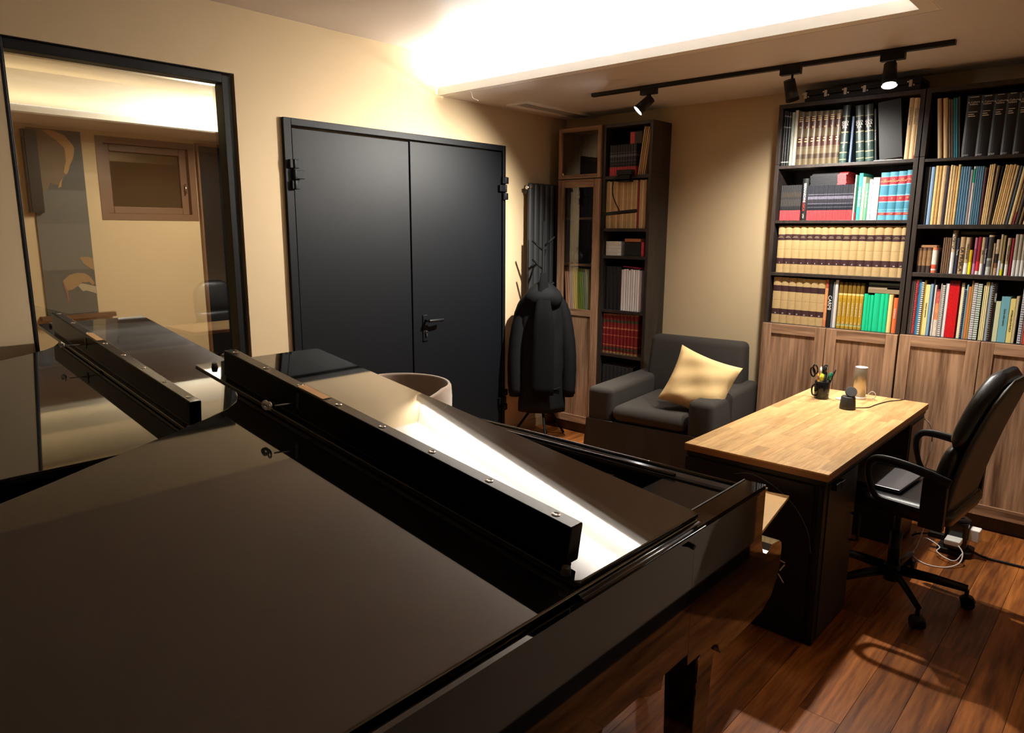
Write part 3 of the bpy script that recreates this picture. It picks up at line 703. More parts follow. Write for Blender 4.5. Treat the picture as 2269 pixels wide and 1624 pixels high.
tag(MB((0, 0, 0)).lathe([(.022, 0), (.026, .002), (.026, .006), (.022, .008), (.001, .0085)], n=24).build('charging_puck', [M_WHITE], loc=(-1.207, 4.015, DZ)), 'flat white charging puck between mug and silver cylinder', 'charger')

# ================================================================== OFFICE CHAIR
oc = thing('office_chair', 'black leather swivel chair with armrests on five castors', 'chair', (-.668, 3.395, 0), radians(-5))
# local frame: the chair faces -x
for k in range(5):
    a = radians(-56+72*k+5)
    e = Vector((cos(a), sin(a), 0))*.295
    pr = lambda t: (.020-.006*t, .026-.008*t)
    lg = MB().tube([(e.x*.08, e.y*.08, .118), (e.x*.55, e.y*.55, .108), (e.x, e.y, .090)], pr, 4, 0, (0, 0, 1), False).build('base_leg', M_BLACK, oc)
    cs = MB().cyl((e.x, e.y, .085), (e.x, e.y, .05), .009)
    t = Vector((-sin(a), cos(a), 0)); c = e+Vector((cos(a), sin(a), 0))*.006+Vector((0, 0, .0265))
    for s in (-1, 1): cs.cyl(c+t*(.006*s), c+t*(.025*s), .0265, .0265, 18)
    cs.tube([c+Vector((cos(b)*cos(a)*.030, cos(b)*sin(a)*.030, sin(b)*.030)) for b in [radians(20+i*20) for i in range(8)]], (.022, .003), 8, 0, tuple(t.cross(Vector((0, 0, 1)))), False)
    cs.build('castor', M_BLACK, lg)
    lg.location = (-.062, 0, 0)
MB().cyl((0, 0, .07), (0, 0, .145), .036, .034).cyl((0, 0, .145), (0, 0, .30), .026).cyl((0, 0, .30), (0, 0, .44), .016).box(-.10, .10, -.08, .08, .425, .45).build('gas_column', M_BLACK, oc, loc=(-.062, 0, 0))
def rrect(w, h, r, n=4):
    o = []
    for cx, cy, a0 in ((w-r, h-r, 0), (-w+r, h-r, 90), (-w+r, -h+r, 180), (w-r, -h+r, 270)):
        for i in range(n+1):
            a = radians(a0+90*i/n); o.append((cx+r*cos(a), cy+r*sin(a)))
    return o
rings = []
for z, w, h in ((.450, .19, .21), (.462, .225, .235), (.500, .235, .245), (.520, .225, .238), (.530, .19, .205), (.522, .13, .14)):
    rings.append([(x-.03, y, z) for x, y in rrect(w, h, .06)])
MB().loft(rings).build('seat', M_LEATH, oc)
MB().tube([(x-.03, y, .518) for x, y in rrect(.222, .232, .06)]+[(-.03+.222, .172, .518)], .0045, 6, 0, None, False).build('seat_piping', M_LEATH, oc)
# back: front cushion in two panels, hard rear shell
def backring(s, t0, t1, wsc):
    """s 0..1 up the back; slab between thickness offsets t0..t1 behind the front line"""
    x = .078+.165*s-.02*sin(pi*s); z = .48+.625*s
    w = (.205+.035*sin(pi*min(1, s*1.1)))*wsc
    if s > .8: w *= 1-.55*((s-.8)/.2)**2
    nx, nz = cos(.26), -sin(.26)
    return x, z, w, nx, nz
def backslab(s0, s1, t0, t1, wsc, n=12, bulge=0.0, ends=.25):
    rg = []
    for i in range(n+1):
        u = i/n; s = s0+(s1-s0)*u; x, z, w, nx, nz = backring(s, t0, t1, wsc)
        e = min(1, ends+(1-ends)*math.sqrt(max(0, 1-(2*abs(u-.5))**6)))
        m_ = (t0+t1)/2; h = (t1-t0)/2*e
        ring = []
        for k in range(20):
            a = 2*pi*k/20; ca, sa = cos(a), sin(a)
            py = w*math.copysign(abs(ca)**.35, ca); pt = m_+h*math.copysign(abs(sa)**.5, sa)
            ring.append((x+nx*pt, py, z+nz*pt))
        rg.append(ring)
    return rg
MB().loft(backslab(.0, .52, .0, .075, 1.0)).build('lower_cushion', M_LEATH, oc)
MB().loft(backslab(.525, 1.0, -.004, .078, 1.0)).build('upper_cushion', M_LEATH, oc)
MB().loft(backslab(-.03, .985, .070, .098, .97, 16)).build('rear_shell', plain('dark_grey_shell', (0.045, 0.038, 0.031), 0.55), oc)
for s in (-1, 1):
    y = s*.285
    am = MB().tube([(.195, y*.97, .660), (.10, y, .688), (.0, y, .704), (-.06, y, .706), (-.090, y, .698), (-.108, y, .672), (-.108, y, .630), (-.095, y*.99, .580), (-.078, y*.97, .545), (-.055, y*.95, .530), (.02, y*.93, .524), (.11, y*.93, .520)], lambda t: (.022-.009*min(1, t*1.6), .010), 10, 0, (0, 1, 0))
    am.box(.095, .185, min(y*.97, y*.86), max(y*.97, y*.86), .455, .665)
    am.build('armrest', M_BLACK, oc, .004)
lt = thing('laptop', 'closed grey laptop lying on the black office chair seat', 'laptop', (-.800, 3.400, .5335), radians(-4))
MB().box(-.11, .11, -.155, .155, 0, .007).build('base', plain('space_grey_metal', (0.20, 0.19, 0.20), 0.35, 0.02, metal=0.6), lt, .003)
MB().box(-.11, .11, -.155, .155, .0075, .013).build('lid', plain('space_grey_metal', (0.20, 0.19, 0.20), 0.35, 0.02, metal=0.6), lt, .003)

# ================================================================== ARMCHAIR
ac = thing('armchair', 'dark grey fabric armchair with skirt against the back wall', 'armchair', (-2.282, 4.13, 0), radians(6))
# local: width x -.43..43, front y -.46, back +.46
MB().box(-.412, -.238, -.44, .42, .20, .640).build('arm', M_FABRIC, ac, .035, 4)
MB().box(.268, .422, -.44, .41, .20, .640).build('arm', M_FABRIC, ac, .035, 4)
MB().prism([(.20, .28), (.165, .44), (.255, .905), (.385, .905), (.42, .62), (.45, .28)], -.310, .358, 'x').build('backrest', M_FABRIC, ac, .04, 4)
MB().box(-.236, .266, -.455, .25, .435, .538).build('seat_cushion', M_FABRIC, ac, .05, 4)
MB().box(-.236, .264, -.40, .30, .10, .433).build('seat_frame', M_FABRIC, ac)
sk = MB(); pts = []
per = [(-.412, .40), (-.412, -.45), (.420, -.45), (.420, .38)]
for a, b in zip(per[:-1], per[1:]):
    for i in range(14):
        t = i/14; pts.append((a[0]+(b[0]-a[0])*t, a[1]+(b[1]-a[1])*t))
pts.append(per[-1])
rg = []
for z, fl_ in ((.43, 0), (.30, .005), (.15, .011), (.004, .017)):
    ring = []
    for i, (x, y) in enumerate(pts):
        w = fl_*(1+1.5*sin(i*1.9)+.9*sin(i*.7)); l = math.hypot(x, y)
        ring.append((x*(1+w/l*.9), y*(1+w/l*.9), z))
    inner = [(x*.965, y*.965, z) for x, y, z in ring]
    rg.append(ring+inner[::-1])
sk.loft(rg, 0, False, True); sk.build('skirt', M_FABRIC, ac)
# cushion
def pillow(w, h, t, n=18):
    mb = MB(); vs = []; fs = []
    def P(u, v, s):
        pin = 1-.10*(1-(abs(u)**2))*(abs(v)**3); pin2 = 1-.10*(1-(abs(v)**2))*(abs(u)**3)
        th = t*max(0, (1-u**4)*(1-v**4))**.55
        th *= 1+.10*sin(5*u+3*v)+.07*sin(9*v-4*u)+.05*sin(17*u+11*v)*max(0, u)+.05*sin(15*v-13*u)*max(0, -v)
        return (u*w*pin2, s*th, v*h*pin)
    for s in (-1, 1):
        base = len(vs)
        for j in range(n+1):
            for i in range(n+1): vs.append(P(-1+2*i/n, -1+2*j/n, s))
        for j in range(n):
            for i in range(n):
                q = (base+j*(n+1)+i, base+j*(n+1)+i+1, base+(j+1)*(n+1)+i+1, base+(j+1)*(n+1)+i)
                fs.append(q if s < 0 else q[::-1])
    return mb.add(vs, fs, 0, True)
cu = pillow(.197, .187, .070).build('cushion', M_PILLOW)
cu.location = (-2.010, 3.935, .705); cu.rotation_euler = (radians(-24), radians(17), radians(14))
tag(cu, 'cream cotton cushion tilted against the arm of the grey armchair', 'cushion')
# ================================================================== VELVET CHAIR
vc = thing('velvet_chair', 'taupe velvet tub chair in front of the black double door', 'chair', (-3.02, 2.42, 0))
rg = []
NA = 28
for z, rsc, th in ((.40, .90, .030), (.46, .96, .034), (.60, 1.0, .034), (.72, 1.02, .030), (.785, 1.02, .022), (.797, 1.015, .010)):
    ring = []
    for i in range(NA+1):
        a = radians(-28+236*i/NA); drop = 1-.20*max(0, -sin(a)+.25)**1.0 if z > .6 else 1
        r = .275*rsc+th/2; ring.append((r*cos(a), r*sin(a)*.92, .40+(z-.40)*drop))
    for i in range(NA, -1, -1):
        a = radians(-28+236*i/NA); drop = 1-.20*max(0, -sin(a)+.25)**1.0 if z > .6 else 1
        r = .275*rsc-th/2; ring.append((r*cos(a), r*sin(a)*.92, .40+(z-.40)*drop))
    rg.append(ring)
MB().loft(rg).build('tub_back', M_VELVET, vc)
MB().lathe([(.20, .36), (.245, .37), (.262, .40), (.262, .44), (.24, .465), (.12, .475), (.001, .476)], n=32).build('seat', M_VELVET, vc)
for sx, sy in ((-1, -1), (1, -1), (1, 1), (-1, 1)):
    MB().cyl((sx*.15, sy*.14, .37), (sx*.21, sy*.20, 0), .014, .009, 10).build('leg', M_BLACK, vc)
# ================================================================== PIANO BENCHES
def bench(x, y, label):
    b = thing('piano_bench', label, 'bench', (x, y, 0))
    MB().box(-.39, .39, -.16, .16, .445, .50).build('cushion', M_LEATH, b, .02, 4)
    MB().box(-.385, .385, -.155, .155, .38, .444).build('frame', M_PIANO, b, .003)
    for sx, sy in ((-1, -1), (1, -1), (1, 1), (-1, 1)):
        c = (sx*.362, sy*.135)
        MB().loft([[(c[0]+dx*r, c[1]+dy*r, z) for dx, dy in ((-1, -1), (1, -1), (1, 1), (-1, 1))] for z, r in ((.38, .022), (.0, .013))], 0, False).build('leg', M_PIANO, b)
bench(-1.545, 1.87, 'black piano bench with tapered legs under the foreground keyboard')

# ================================================================== RADIATOR, COAT STAND
rd = thing('radiator', 'tall anthracite tube radiator on the left wall corner', 'radiator', (XL+.055, 4.45, .32))
RO = (XL+.055, 4.45, .32)
for k in range(6):
    y = 4.275+k*.066
    MB(RO).loft([[(XL+.062+.018*cos(a), y+.030*sin(a)*s, z) for a in [i*pi/8 for i in range(16)]] for z, s in ((.32, .8), (.34, 1), (1.96, 1), (1.98, .8))]).build('tube', M_RAD, rd)
MB(RO).box(XL+.018, XL+.045, 4.25, 4.63, .36, .40).box(XL+.018, XL+.045, 4.25, 4.63, 1.90, 1.94).box(XL+.003, XL+.03, 4.30, 4.33, .37, .39).box(XL+.003, XL+.03, 4.30, 4.33, 1.91, 1.93).build('manifold', M_RAD, rd)
MB(RO).cyl((XL+.062, 4.255, 1.945), (XL+.062, 4.225, 1.945), .014).cyl((XL+.07, 4.262, 1.95), (XL+.088, 4.262, 1.95), .011).build('bleed_valve', M_STEEL, rd)
MB(RO).cyl((XL+.06, 4.30, .33), (XL+.06, 4.30, .26), .012).cyl((XL+.06, 4.30, .27), (XL+.11, 4.30, .27), .02).build('valve', M_WHITE, rd)
CSX, CSY = -3.47, 4.175
cs = thing('coat_stand', 'slim black coat stand with peg hooks in the left corner', 'coat stand', (CSX, CSY, 0))
MB().cyl((0, 0, .30), (0, 0, 1.69), .012, .011, 12).build('pole', plain('black_coated_tube', (0.005, 0.005, 0.005), 0.6, 0, spec=.12), cs)
for a in (200, 320, 80):
    MB().tube([(0, 0, .34), (.05*cos(radians(a)), .05*sin(radians(a)), .28), (.24*cos(radians(a)), .24*sin(radians(a)), .012)], .010, 8).build('leg', plain('black_coated_tube', (0.005, 0.005, 0.005), 0.6, 0, spec=.12), cs)
for a, z in ((50, 1.50), (215, 1.47), (205, 1.33), (30, 1.16), (120, 1.40)):
    MB().cyl((0, 0, z), (.085*cos(radians(a)), .085*sin(radians(a)), z+.075), .0075, .0075, 8).build('peg', plain('black_coated_tube', (0.005, 0.005, 0.005), 0.6, 0, spec=.12), cs)
jk = thing('jacket', 'black hooded padded jacket hanging on the coat stand', 'jacket', (CSX, CSY, 1.18), radians(42))
def jring(z, hw, hd, cx=0, cy=0, ph=0, am=.012, n=36):
    r = []
    for i in range(n):
        a = 2*pi*i/n; f = 1+am/hd*.5*(sin(5*a+ph)+.6*sin(9*a+2.1*ph))
        r.append((cx+hw*math.copysign(abs(cos(a))**.8, cos(a))*f, cy+hd*math.copysign(abs(sin(a))**.8, sin(a))*f, z))
    return r
JO = -1.15
rg = []
for i in range(19):
    t = i/18; z = .03-.97*t
    hw = .050+.105*min(1, (t/.17))**.8+.025*t
    hd = .05+.055*min(1, t/.12)+.02*t
    puff = .006*abs(sin(t*18))
    rg.append(jring(z, hw+puff, hd+puff, 0, 0, t*9, .008))
MB().loft(rg[::-1]).build('body', M_COAT, jk)
for s in (-1, 1):
    MB().tube([(s*.09, 0, -.06), (s*.145, .0, -.16), (s*.185, -.015, -.36), (s*.205, -.03, -.58), (s*.205, -.04, -.80)], lambda t: (.046+.012*sin(pi*t)+.003*abs(sin(t*26)), .058+.01*sin(pi*t)+.003*abs(sin(t*26))), 16).build('sleeve', M_COAT, jk)
    MB().tube([(s*.205, -.04, -.78), (s*.205, -.04, -.822)], .047, 16, 0, None, False).build('cuff', M_COAT, jk)
rg = []
for i in range(10):
    t = i/9; a = t*pi; z = .07-.24*t
    rg.append(jring(z, .012+.135*math.sin(min(pi*.86, a*.9))**.8, .012+.10*sin(min(pi*.9, a))**.8, 0, -.055, t*6, .006))
MB().loft(rg[::-1]).build('hood', M_COAT, jk)
for x, z in ((.09, -.74),):
    MB().tube([(x-.05, -.118, z), (x, -.126, z-.012), (x+.05, -.118, z+.002)], .006, 8).build('pocket_flap', M_COAT, jk)
sf = thing('scarf', 'long black wool scarf hanging down the front of the jacket', 'scarf', (CSX, CSY, 1.18), radians(42))
rg = []
for i in range(16):
    t = i/15; z = .13-.92*t; hw = .022+.062*min(1, t*2.2); y = -.075-.125*min(1, t*3.2)**.7+.03*t
    rg.append([(x_, y_+.006*sin(x_*70+t*5), z) for x_, y_ in ((-hw, y+.006), (-hw*.5, y-.006), (0, y-.008), (hw*.5, y-.006), (hw, y+.006), (hw, y+.016), (0, y+.008), (-hw, y+.016))])
MB().loft(rg[::-1]).build('cloth', M_SCARF, sf)

# ================================================================== FLOOR SOCKET TOWER
so = thing('socket_tower', 'black power socket tower with white plugs on the floor', 'socket tower', (-.60, 4.095, 0))
MB().prism(rrect(.078, .068, .028), 0, .03, 'z').build('foot', M_BLACK, so, .004)
MB().prism(rrect(.052, .052, .022), .03, .175, 'z').lathe([(.050, .175), (.046, .186), (.03, .19), (.001, .19)], n=24).build('column', M_BLACKG, so)
MB().lathe([(.020, .190), (.022, .192), (.017, .194), (.001, .192)], n=20).build('top_button', M_BLACK, so)
MB().box(-.035, .035, -.125, -.052, .075, .103).build('adapter_plug', M_WHITE, so, .005)
MB().box(.052, .100, -.03, .03, .085, .150).build('adapter_plug', M_WHITE, so, .005)
MB().box(-.125, -.050, -.03, .0, .055, .085).build('black_plug', M_BLACK, so, .004)
MB().tube([(.03, -.125, .085), (.055, -.15, .06), (.05, -.19, .02), (.0, -.25, .004), (-.08, -.27, .004), (-.15, -.2, .004), (-.16, -.06, .01), (-.145, .02, .16), (-.14, .05, .30)], .0032, 6).build('white_cable', M_WHITE, so)
MB().tube([(.055, -.15, .062), (.03, -.17, .02), (-.02, -.16, .02), (-.06, -.13, .03), (-.055, -.10, .045), (-.12, -.07, .06), (-.16, -.05, .04)], .0028, 6).build('white_cable', M_WHITE, so)
MB().tube([(-.12, -.015, .07), (-.18, .0, .045), (-.205, .02, .02), (-.205, .09, .02)], .0045, 6).build('black_cable', M_BLACK, so)
MB().tube([(.05, -.02, .045), (.12, .0, .012), (.22, .01, .008), (.36, .02, .008), (.55, .07, .008), (.85, .05, .008)], .006, 8).build('black_cable', M_BLACK, so)
# ================================================================== BOOKCASES
FY = 4.522                                   # front edge of the carcasses
BY = YB-.004
def door_panel(name, x0, x1, z0, z1, parent, O, glassed=False, rail=.062):
    y0, y1 = FY-.022, FY-.002
    d = MB(O).box(x0+rail-.004, x1-rail+.004, y0+.009, y0+.012 if glassed else y1-.002, z0+rail-.004, z1-rail+.004)
    d = d.build(name, glass('cabinet_glass', .05, (.9, .87, .83)) if glassed else M_WALNUT, parent)
    for a, b in ((x0, x0+rail), (x1-rail, x1)): MB(O).box(a, b, y0, y1, z0, z1).build('stile', M_WALNUT, d, .0015)
    for a, b in ((z1-rail, z1), (z0, z0+rail)): MB(O).box(x0+rail, x1-rail, y0, y1, a, b).build('rail', M_WALNUT_H, d, .0015)
    return d
def bookcase(name, label, x0, x1, shelves, zt, O, mat=M_CASE, joint=2.035):
    t = thing(name, label, 'bookcase', O)
    th = .024
    MB(O).box(x0, x0+th, FY, BY, 0, joint-.001).build('side', mat, t, .001)
    MB(O).box(x1-th, x1, FY, BY, 0, joint-.001).build('side', mat, t, .001)
    MB(O).box(x0, x0+th, FY, BY, joint+.001, zt).build('side', mat, t, .001)
    MB(O).box(x1-th, x1, FY, BY, joint+.001, zt).build('side', mat, t, .001)
    MB(O).box(x0+th, x1-th, FY, BY, zt-.024, zt).build('top', mat, t, .001)
    MB(O).box(x0+th, x1-th, BY-.006, BY, .08, zt-.024).build('back_panel', mat, t)
    MB(O).box(x0+th, x1-th, FY+.012, BY, 0, .078).build('plinth', mat, t)
    for z, h in shelves:
        MB(O).box(x0+th, x1-th, FY+.002, BY-.006, z-h, z).build('shelf', mat, t, .001)
    return t
ZT = 2.392
LX0, LXM, LX1 = -1.880, -1.477, -1.074
SHL = [(2.027, .018), (1.694, .018), (1.368, .019), (1.045, .020)]
SHR = [(2.022, .016), (1.668, .022), (1.403, .022), (1.050, .020)]
bl = bookcase('bookcase', 'dark brown bookcase of tan volumes above two walnut doors', LX0, LX1, SHL, ZT, (-1.477, 4.65, 0))
door_panel('door', LX0+.002, LXM-.002, .085, 1.043, bl, (-1.477, 4.65, 0))
door_panel('door', LXM+.002, LX1-.002, .085, 1.043, bl, (-1.477, 4.65, 0))
RX0, RXM, RX1 = -1.068, -.669, -.262
br = bookcase('bookcase', 'rightmost dark brown bookcase with sheet music and spiral bindings', RX0, RX1, SHR, ZT, (-.665, 4.65, 0))
door_panel('door', RX0+.002, RXM-.002, .085, 1.048, br, (-.665, 4.65, 0))
door_panel('door', RXM+.002, RX1-.002, .085, 1.048, br, (-.665, 4.65, 0))
# narrow pair in the left corner
GX0, GX1 = -3.600, -3.196
NX0, NX1 = -3.192, -2.772
M_WALIN = wood('walnut_inside', (0.055, 0.027, 0.014), (0.14, 0.078, 0.045), (16, 16, 1.1), 0.5)
bg = bookcase('display_cabinet', 'narrow walnut cabinet with glass doors behind the coat stand', GX0, GX1, [(2.02, .018), (1.722, .016), (1.366, .018), (1.005, .018)], ZT, (-3.398, 4.65, 0), M_WALIN)
GO = (-3.398, 4.65, 0)
dg = MB(GO)
door_panel('glass_door', GX0+.002, GX1-.002, 2.015, ZT-.002, bg, GO, True, .030)
dd_ = door_panel('glass_door', GX0+.002, GX1-.002, .085, 2.008, bg, GO, True, .060)
MB(GO).box(GX0+.062, GX1-.062, FY-.022, FY-.002, .96, 1.012).build('middle_rail', M_WALNUT_H, dd_, .0015)
MB(GO).box(GX0+.062, GX1-.062, FY-.014, FY-.004, .14, .962).build('panel', M_WALNUT, dd_)
for z in (2.05,):
    MB(GO).cyl((GX0+.05, FY-.024, z), (GX0+.05, FY-.020, z), .008).build('door_button', M_STEEL, bg)
bn = bookcase('bookcase', 'narrow dark open bookcase beside the walnut glass cabinet', NX0, NX1, [(2.022, .024), (1.640, .022), (1.438, .022), (1.028, .022), (.688, .022), (.36, .022)], ZT, (-2.98, 4.65, 0))

# ------------------------------------------------------------------ books
YS = FY+.022
def shade(c, k):
    c = S(c) if isinstance(c, str) else c
    return tuple(min(1, x*k) for x in c)
INNER = (LX0+.0248, LX1-.0248)
_cm = {}
def cmat(color, rough=.5):
    if not isinstance(color, str): return color
    if color not in _cm: _cm[color] = plain('cover_'+color[1:], color, rough, .07, 30)
    return _cm[color]
def book(x0, x1, z_, h, color, label, group=None, cat='book', depth=.20, lean=0.0, ys=None, rnd=True, pages=None, rough=.5, name='book'):
    """an upright volume: spine towards -y, boards and page block; lean > 0 tips its top to the right"""
    ys = YS if ys is None else ys; z = z_+.0008
    x0 = max(x0, INNER[0]); x1 = max(x0+.004, min(x1, INNER[1]))
    w = x1-x0-.0006; mt = cmat(color, rough)
    d = min(depth, BY-.012-ys)
    px = x1-.0003 if lean > 0 else x0+.0003
    ox = -w if lean > 0 else 0.0
    pm = pages or M_PAPER
    b = MB()
    ar = min(.006, w*.22) if rnd else .0
    if w > .0095:
        k = 6; arc = [(ox+w*i/k, ar*(1-sin(pi*i/k)**.7)) for i in range(k+1)]
        poly = arc+[(ox+w, .011), (ox, .011)]
        b.prism(poly, 0, h, 'z')
        b.box(ox, ox+.0022, .011, d, 0, h).box(ox+w-.0022, ox+w, .011, d, 0, h)
        o = tag(b.build(name, mt, None, loc=(px, ys, z), rot=(0, lean, 0)), label, cat, group)
        MB().box(ox+.0024, ox+w-.0024, .0112, d-.004, .003, h-.004).build('page_block', pm, o)
    else:
        b.prism([(ox, .002), (ox+w*.3, 0), (ox+w*.7, 0), (ox+w, .002), (ox+w, d), (ox, d)], 0, h, 'z')
        o = tag(b.build(name, mt, None, loc=(px, ys, z), rot=(0, lean, 0)), label, cat, group)
    o['w'] = w; o['ox'] = ox
    return o
def txt(o, s, size, mat, zfrac, mode='front', dx=0):
    h = o.dimensions.z or 1
    hh = max(v.co.z for v in o.data.vertices)
    return lettering(s, size, mat, o, (o['ox']+o['w']/2+dx, -.0012, hh*zfrac), mode)
INK_W = plain('white_print_spine', (0.80, 0.78, 0.74), .5, 0)
INK_K = plain('black_print_spine', (0.02, 0.02, 0.02), .5, 0)
INK_G = plain('gold_print_spine', (0.72, 0.50, 0.20), .4, 0)
INK_R = plain('red_print_spine', (0.55, 0.05, 0.04), .5, 0)
ZV = FY+.014
def X(px, py): return at(px, py, ZV)[0]
def Z(px, py): return at(px, py, ZV)[1]
def frame(ox, oy, sc):
    return lambda cx, cy=None: (ox+cx/sc, oy+cy/sc)
A = frame(1640, 160, 3.531); B = frame(2030, 340, 9.494); Cc = frame(2000, 480, 8.435); D = frame(2000, 600, 8.435); E_ = frame(1690, 600, 7.09); G = frame(1660, 460, 3.7258)
Cn = frame(1180, 220, 3.912); C5 = frame(1100, 580, 3.8675); B2 = frame(1700, 360, 6.674)
def bx(fr, c0, c1, cy): return X(*fr(c0, cy)), X(*fr(c1, cy))
def hz(fr, cx, cy, z): return Z(*fr(cx, cy))-z
TAN = bands('tan_volume_print', [(0, '#b4986a'), (.18, '#ac9062'), (.185, '#3a1f22'), (.305, '#3a1f22'), (.31, '#ba9e6e'), (.50, '#92764c'), (.505, '#ba9e6e'), (.69, '#ba9e6e'), (.695, '#381d20'), (.815, '#381d20'), (.82, '#b4986a')], .55)
# ---- left bookcase, shelf under the top
zA = SHL[0][0]
LBL = 'top shelf of the tan-volume bookcase'
for i, (a, b) in enumerate(((313, 329), (329, 347), (348, 368))):
    x0, x1 = bx(A, a, b, 715)
    o = book(x0, x1, zA, hz(A, 345, 305, zA)-.004*i, bands('black_white_bands', [(0, '#101113'), (.06, '#b0b0ac'), (.075, '#101113'), (.70, '#8c8c88'), (.72, '#101113'), (.90, '#8c8c88'), (.92, '#101113')]), f'{ORD[i]} thin black volume at left end of {LBL}', 'thin black volumes')
o = book(*bx(A, 372, 395, 720), zA, hz(A, 400, 315, zA), '#8d9488', 'thin pale green-grey book beside three black ones, high shelf')
o = book(*bx(A, 397, 421, 720), zA, hz(A, 425, 300, zA), '#b9b1a2', 'thin off-white book left of the brown gilt volumes'); txt(o, '|', .001, INK_K, .5)
BRN = bands('brown_gilt_print', [(0, '#544730'), (.10, '#5c4e39'), (.11, '#38291c'), (.20, '#5c4e39'), (.31, '#38291c'), (.32, '#5c4e39'), (.345, '#3e2018'), (.53, '#544630'), (.68, '#3e2018'), (.90, '#5e5038')], .4, .12)
for i, rn in enumerate(('IV', 'II', 'III', 'I', 'VII', 'V', 'VI')):
    bb = (425, 473, 521, 568, 615, 664, 712, 760)
    o = book(*bx(A, bb[i], bb[i+1], 716), zA, hz(A, 470+i*49, 312-i*3, zA), BRN, f'brown gilt volume numbered {rn} on {LBL}', 'brown gilt volumes')
    txt(o, rn, .017, INK_G, .705)
    MB().box(o['ox']+o['w']*.2, o['ox']+o['w']*.8, -.0012, -.0006, .0, .004).box(o['ox']+o['w']*.2, o['ox']+o['w']*.8, -.0012, -.0006, .011, .015).box(o['ox']+o['w']*.25, o['ox']+o['w']*.75, -.0012, -.0006, .022, .026).box(o['ox']+o['w']*.3, o['ox']+o['w']*.7, -.0012, -.0006, -.105, -.100).box(o['ox']+o['w']*.25, o['ox']+o['w']*.75, -.0012, -.0006, -.12, -.115).build('gilt_lines', INK_G, o, loc=(0, 0, .255))
GEO = bands('geography_print', [(0, '#29403c'), (.05, '#8d8668'), (.065, '#2a423e'), (.17, '#8a8468'), (.19, '#223532'), (.34, '#8a8468'), (.36, '#2a3a3a'), (.52, '#8d8668'), (.545, '#15181a'), (.80, '#7d7c66'), (.82, '#2c3434')], .35, .14)
def geo(a, b, top, n, lean, lab):
    x0, x1 = bx(A, a, b, 705)
    o = book(x0, x1, zA, hz(A, (a+b)/2, top, zA), GEO, lab, 'geography volumes', lean=lean)
    txt(o, 'GEO\nGRA\nFIA', .0185, INK_W, .66); txt(o, n, .017, INK_W, .28)
geo(764, 820, 262, '3', 0, 'upright green geography volume three with white block capitals')
o = book(*bx(A, 842, 860, 705), zA, hz(A, 850, 348, zA), '#5b6b86', 'thin slate blue book between geography volumes three and two')
geo(900, 962, 258, '2', radians(-5.5), 'leaning green geography volume two with white block capitals')
geo(972, 1036, 250, '1', radians(-5.5), 'leaning green geography volume one with white block capitals')
o = book(*bx(A, 1046, 1064, 700), zA, hz(A, 1000, 290, zA), '#1b1c1f', 'thin black book leaning against geography volume one', lean=radians(-5.5)); txt(o, 'l a  m u s i c a', .010, INK_W, .5, 'down')
o = book(*bx(A, 1085, 1262, 690), zA+.004, hz(A, 1110, 195, zA)-.03, '#141416', 'wide plain black box file leaning on the top shelf', None, 'box file', lean=radians(-6.5), rnd=False, depth=.17, name='box_file')
tag(MB().box(0, bx(A, 1050, 1270, 690)[1]-bx(A, 1050, 1270, 690)[0], 0, .10, 0, .003).build('paper_sheet', M_PAPERW, loc=(bx(A, 1050, 1270, 690)[0], FY+.004, zA)), 'white sheet lying under the wide black box file', 'paper')
for i, (a, b) in enumerate(((1276, 1312), (1313, 1351), (1352, 1389))):
    o = book(*bx(A, a, b, 665), zA, hz(A, (a+b)/2+10, 203, zA), '#d8b98c' if i < 2 else bands('cream_red_foot', [(0, '#a5242a'), (.06, '#d8b98c')]), f'{ORD[i]} cream volume of three at the right of the top shelf', 'cream volumes')
    txt(o, ('la tecnica strumentale', 'le frazioni musicali', 'i principi strumentali')[i][:20], .0115, INK_K, .70, 'down')
# ---- right bookcase, top shelf
INNER = (RX0+.0248, RX1-.0248)
zA = SHR[0][0]
for i, (a, b, top, c, lab) in enumerate(((1543, 1576, 205, '#b89a6c', 'cream score leaning at the left of the rightmost top shelf'), (1588, 1624, 202, '#c9a877', 'second cream score leaning on the rightmost top shelf'), (1630, 1648, 210, '#5a4a40', 'thin brown score leaning on the rightmost top shelf'), (1650, 1664, 212, '#6b5848', 'thin taupe score left of the teal pair, top shelf'), (1668, 1684, 200, '#2d7688', 'first teal score leaning on the rightmost top shelf'), (1685, 1701, 198, '#2f7f93', 'second teal score leaning on the rightmost top shelf'), (1706, 1719, 188, '#4d4640', 'thin grey-brown score beside the tall black volumes'))):
    book(*bx(A, a, b, 660), zA, hz(A, a, top, zA), c, lab, cat='score', lean=radians(-6.2), name='score')
BLK = plain('black_cloth_cover', (0.012, 0.013, 0.016), .45, .1, 80)
for i in range(6):
    bb = (1722, 1832, 1932, 2029, 2123, 2221, 2318)
    x0, x1 = bx(A, bb[i], bb[i+1], 652-i*2)
    o = book(x0, x1, zA, hz(A, 1820+i*98, 180-i*6, zA), BLK, f'{ORD[i]} tall black volume with white titles, rightmost top shelf', 'tall black volumes')
    txt(o, 'la Cultura\nItaliana', .0132, INK_W, .87); txt(o, 'UTET', .011, INK_W, .025, dx=-.01)
    MB().box(o['ox']+.012, o['ox']+o['w']-.012, -.0012, -.0006, 0, .0025).box(o['ox']+.012, o['ox']+o['w']-.012, -.0012, -.0006, .075, .0775).box(o['ox']+.012, o['ox']+o['w']*.6, -.0012, -.0006, -.012, -.008).box(o['ox']+.012, o['ox']+o['w']*.7, -.0012, -.0006, -.022, -.018).build('title_rules', INK_W, o, loc=(0, 0, .725*(hz(A, 1820, 180, zA))))
INNER = (LX0+.0248, LX1-.0248)
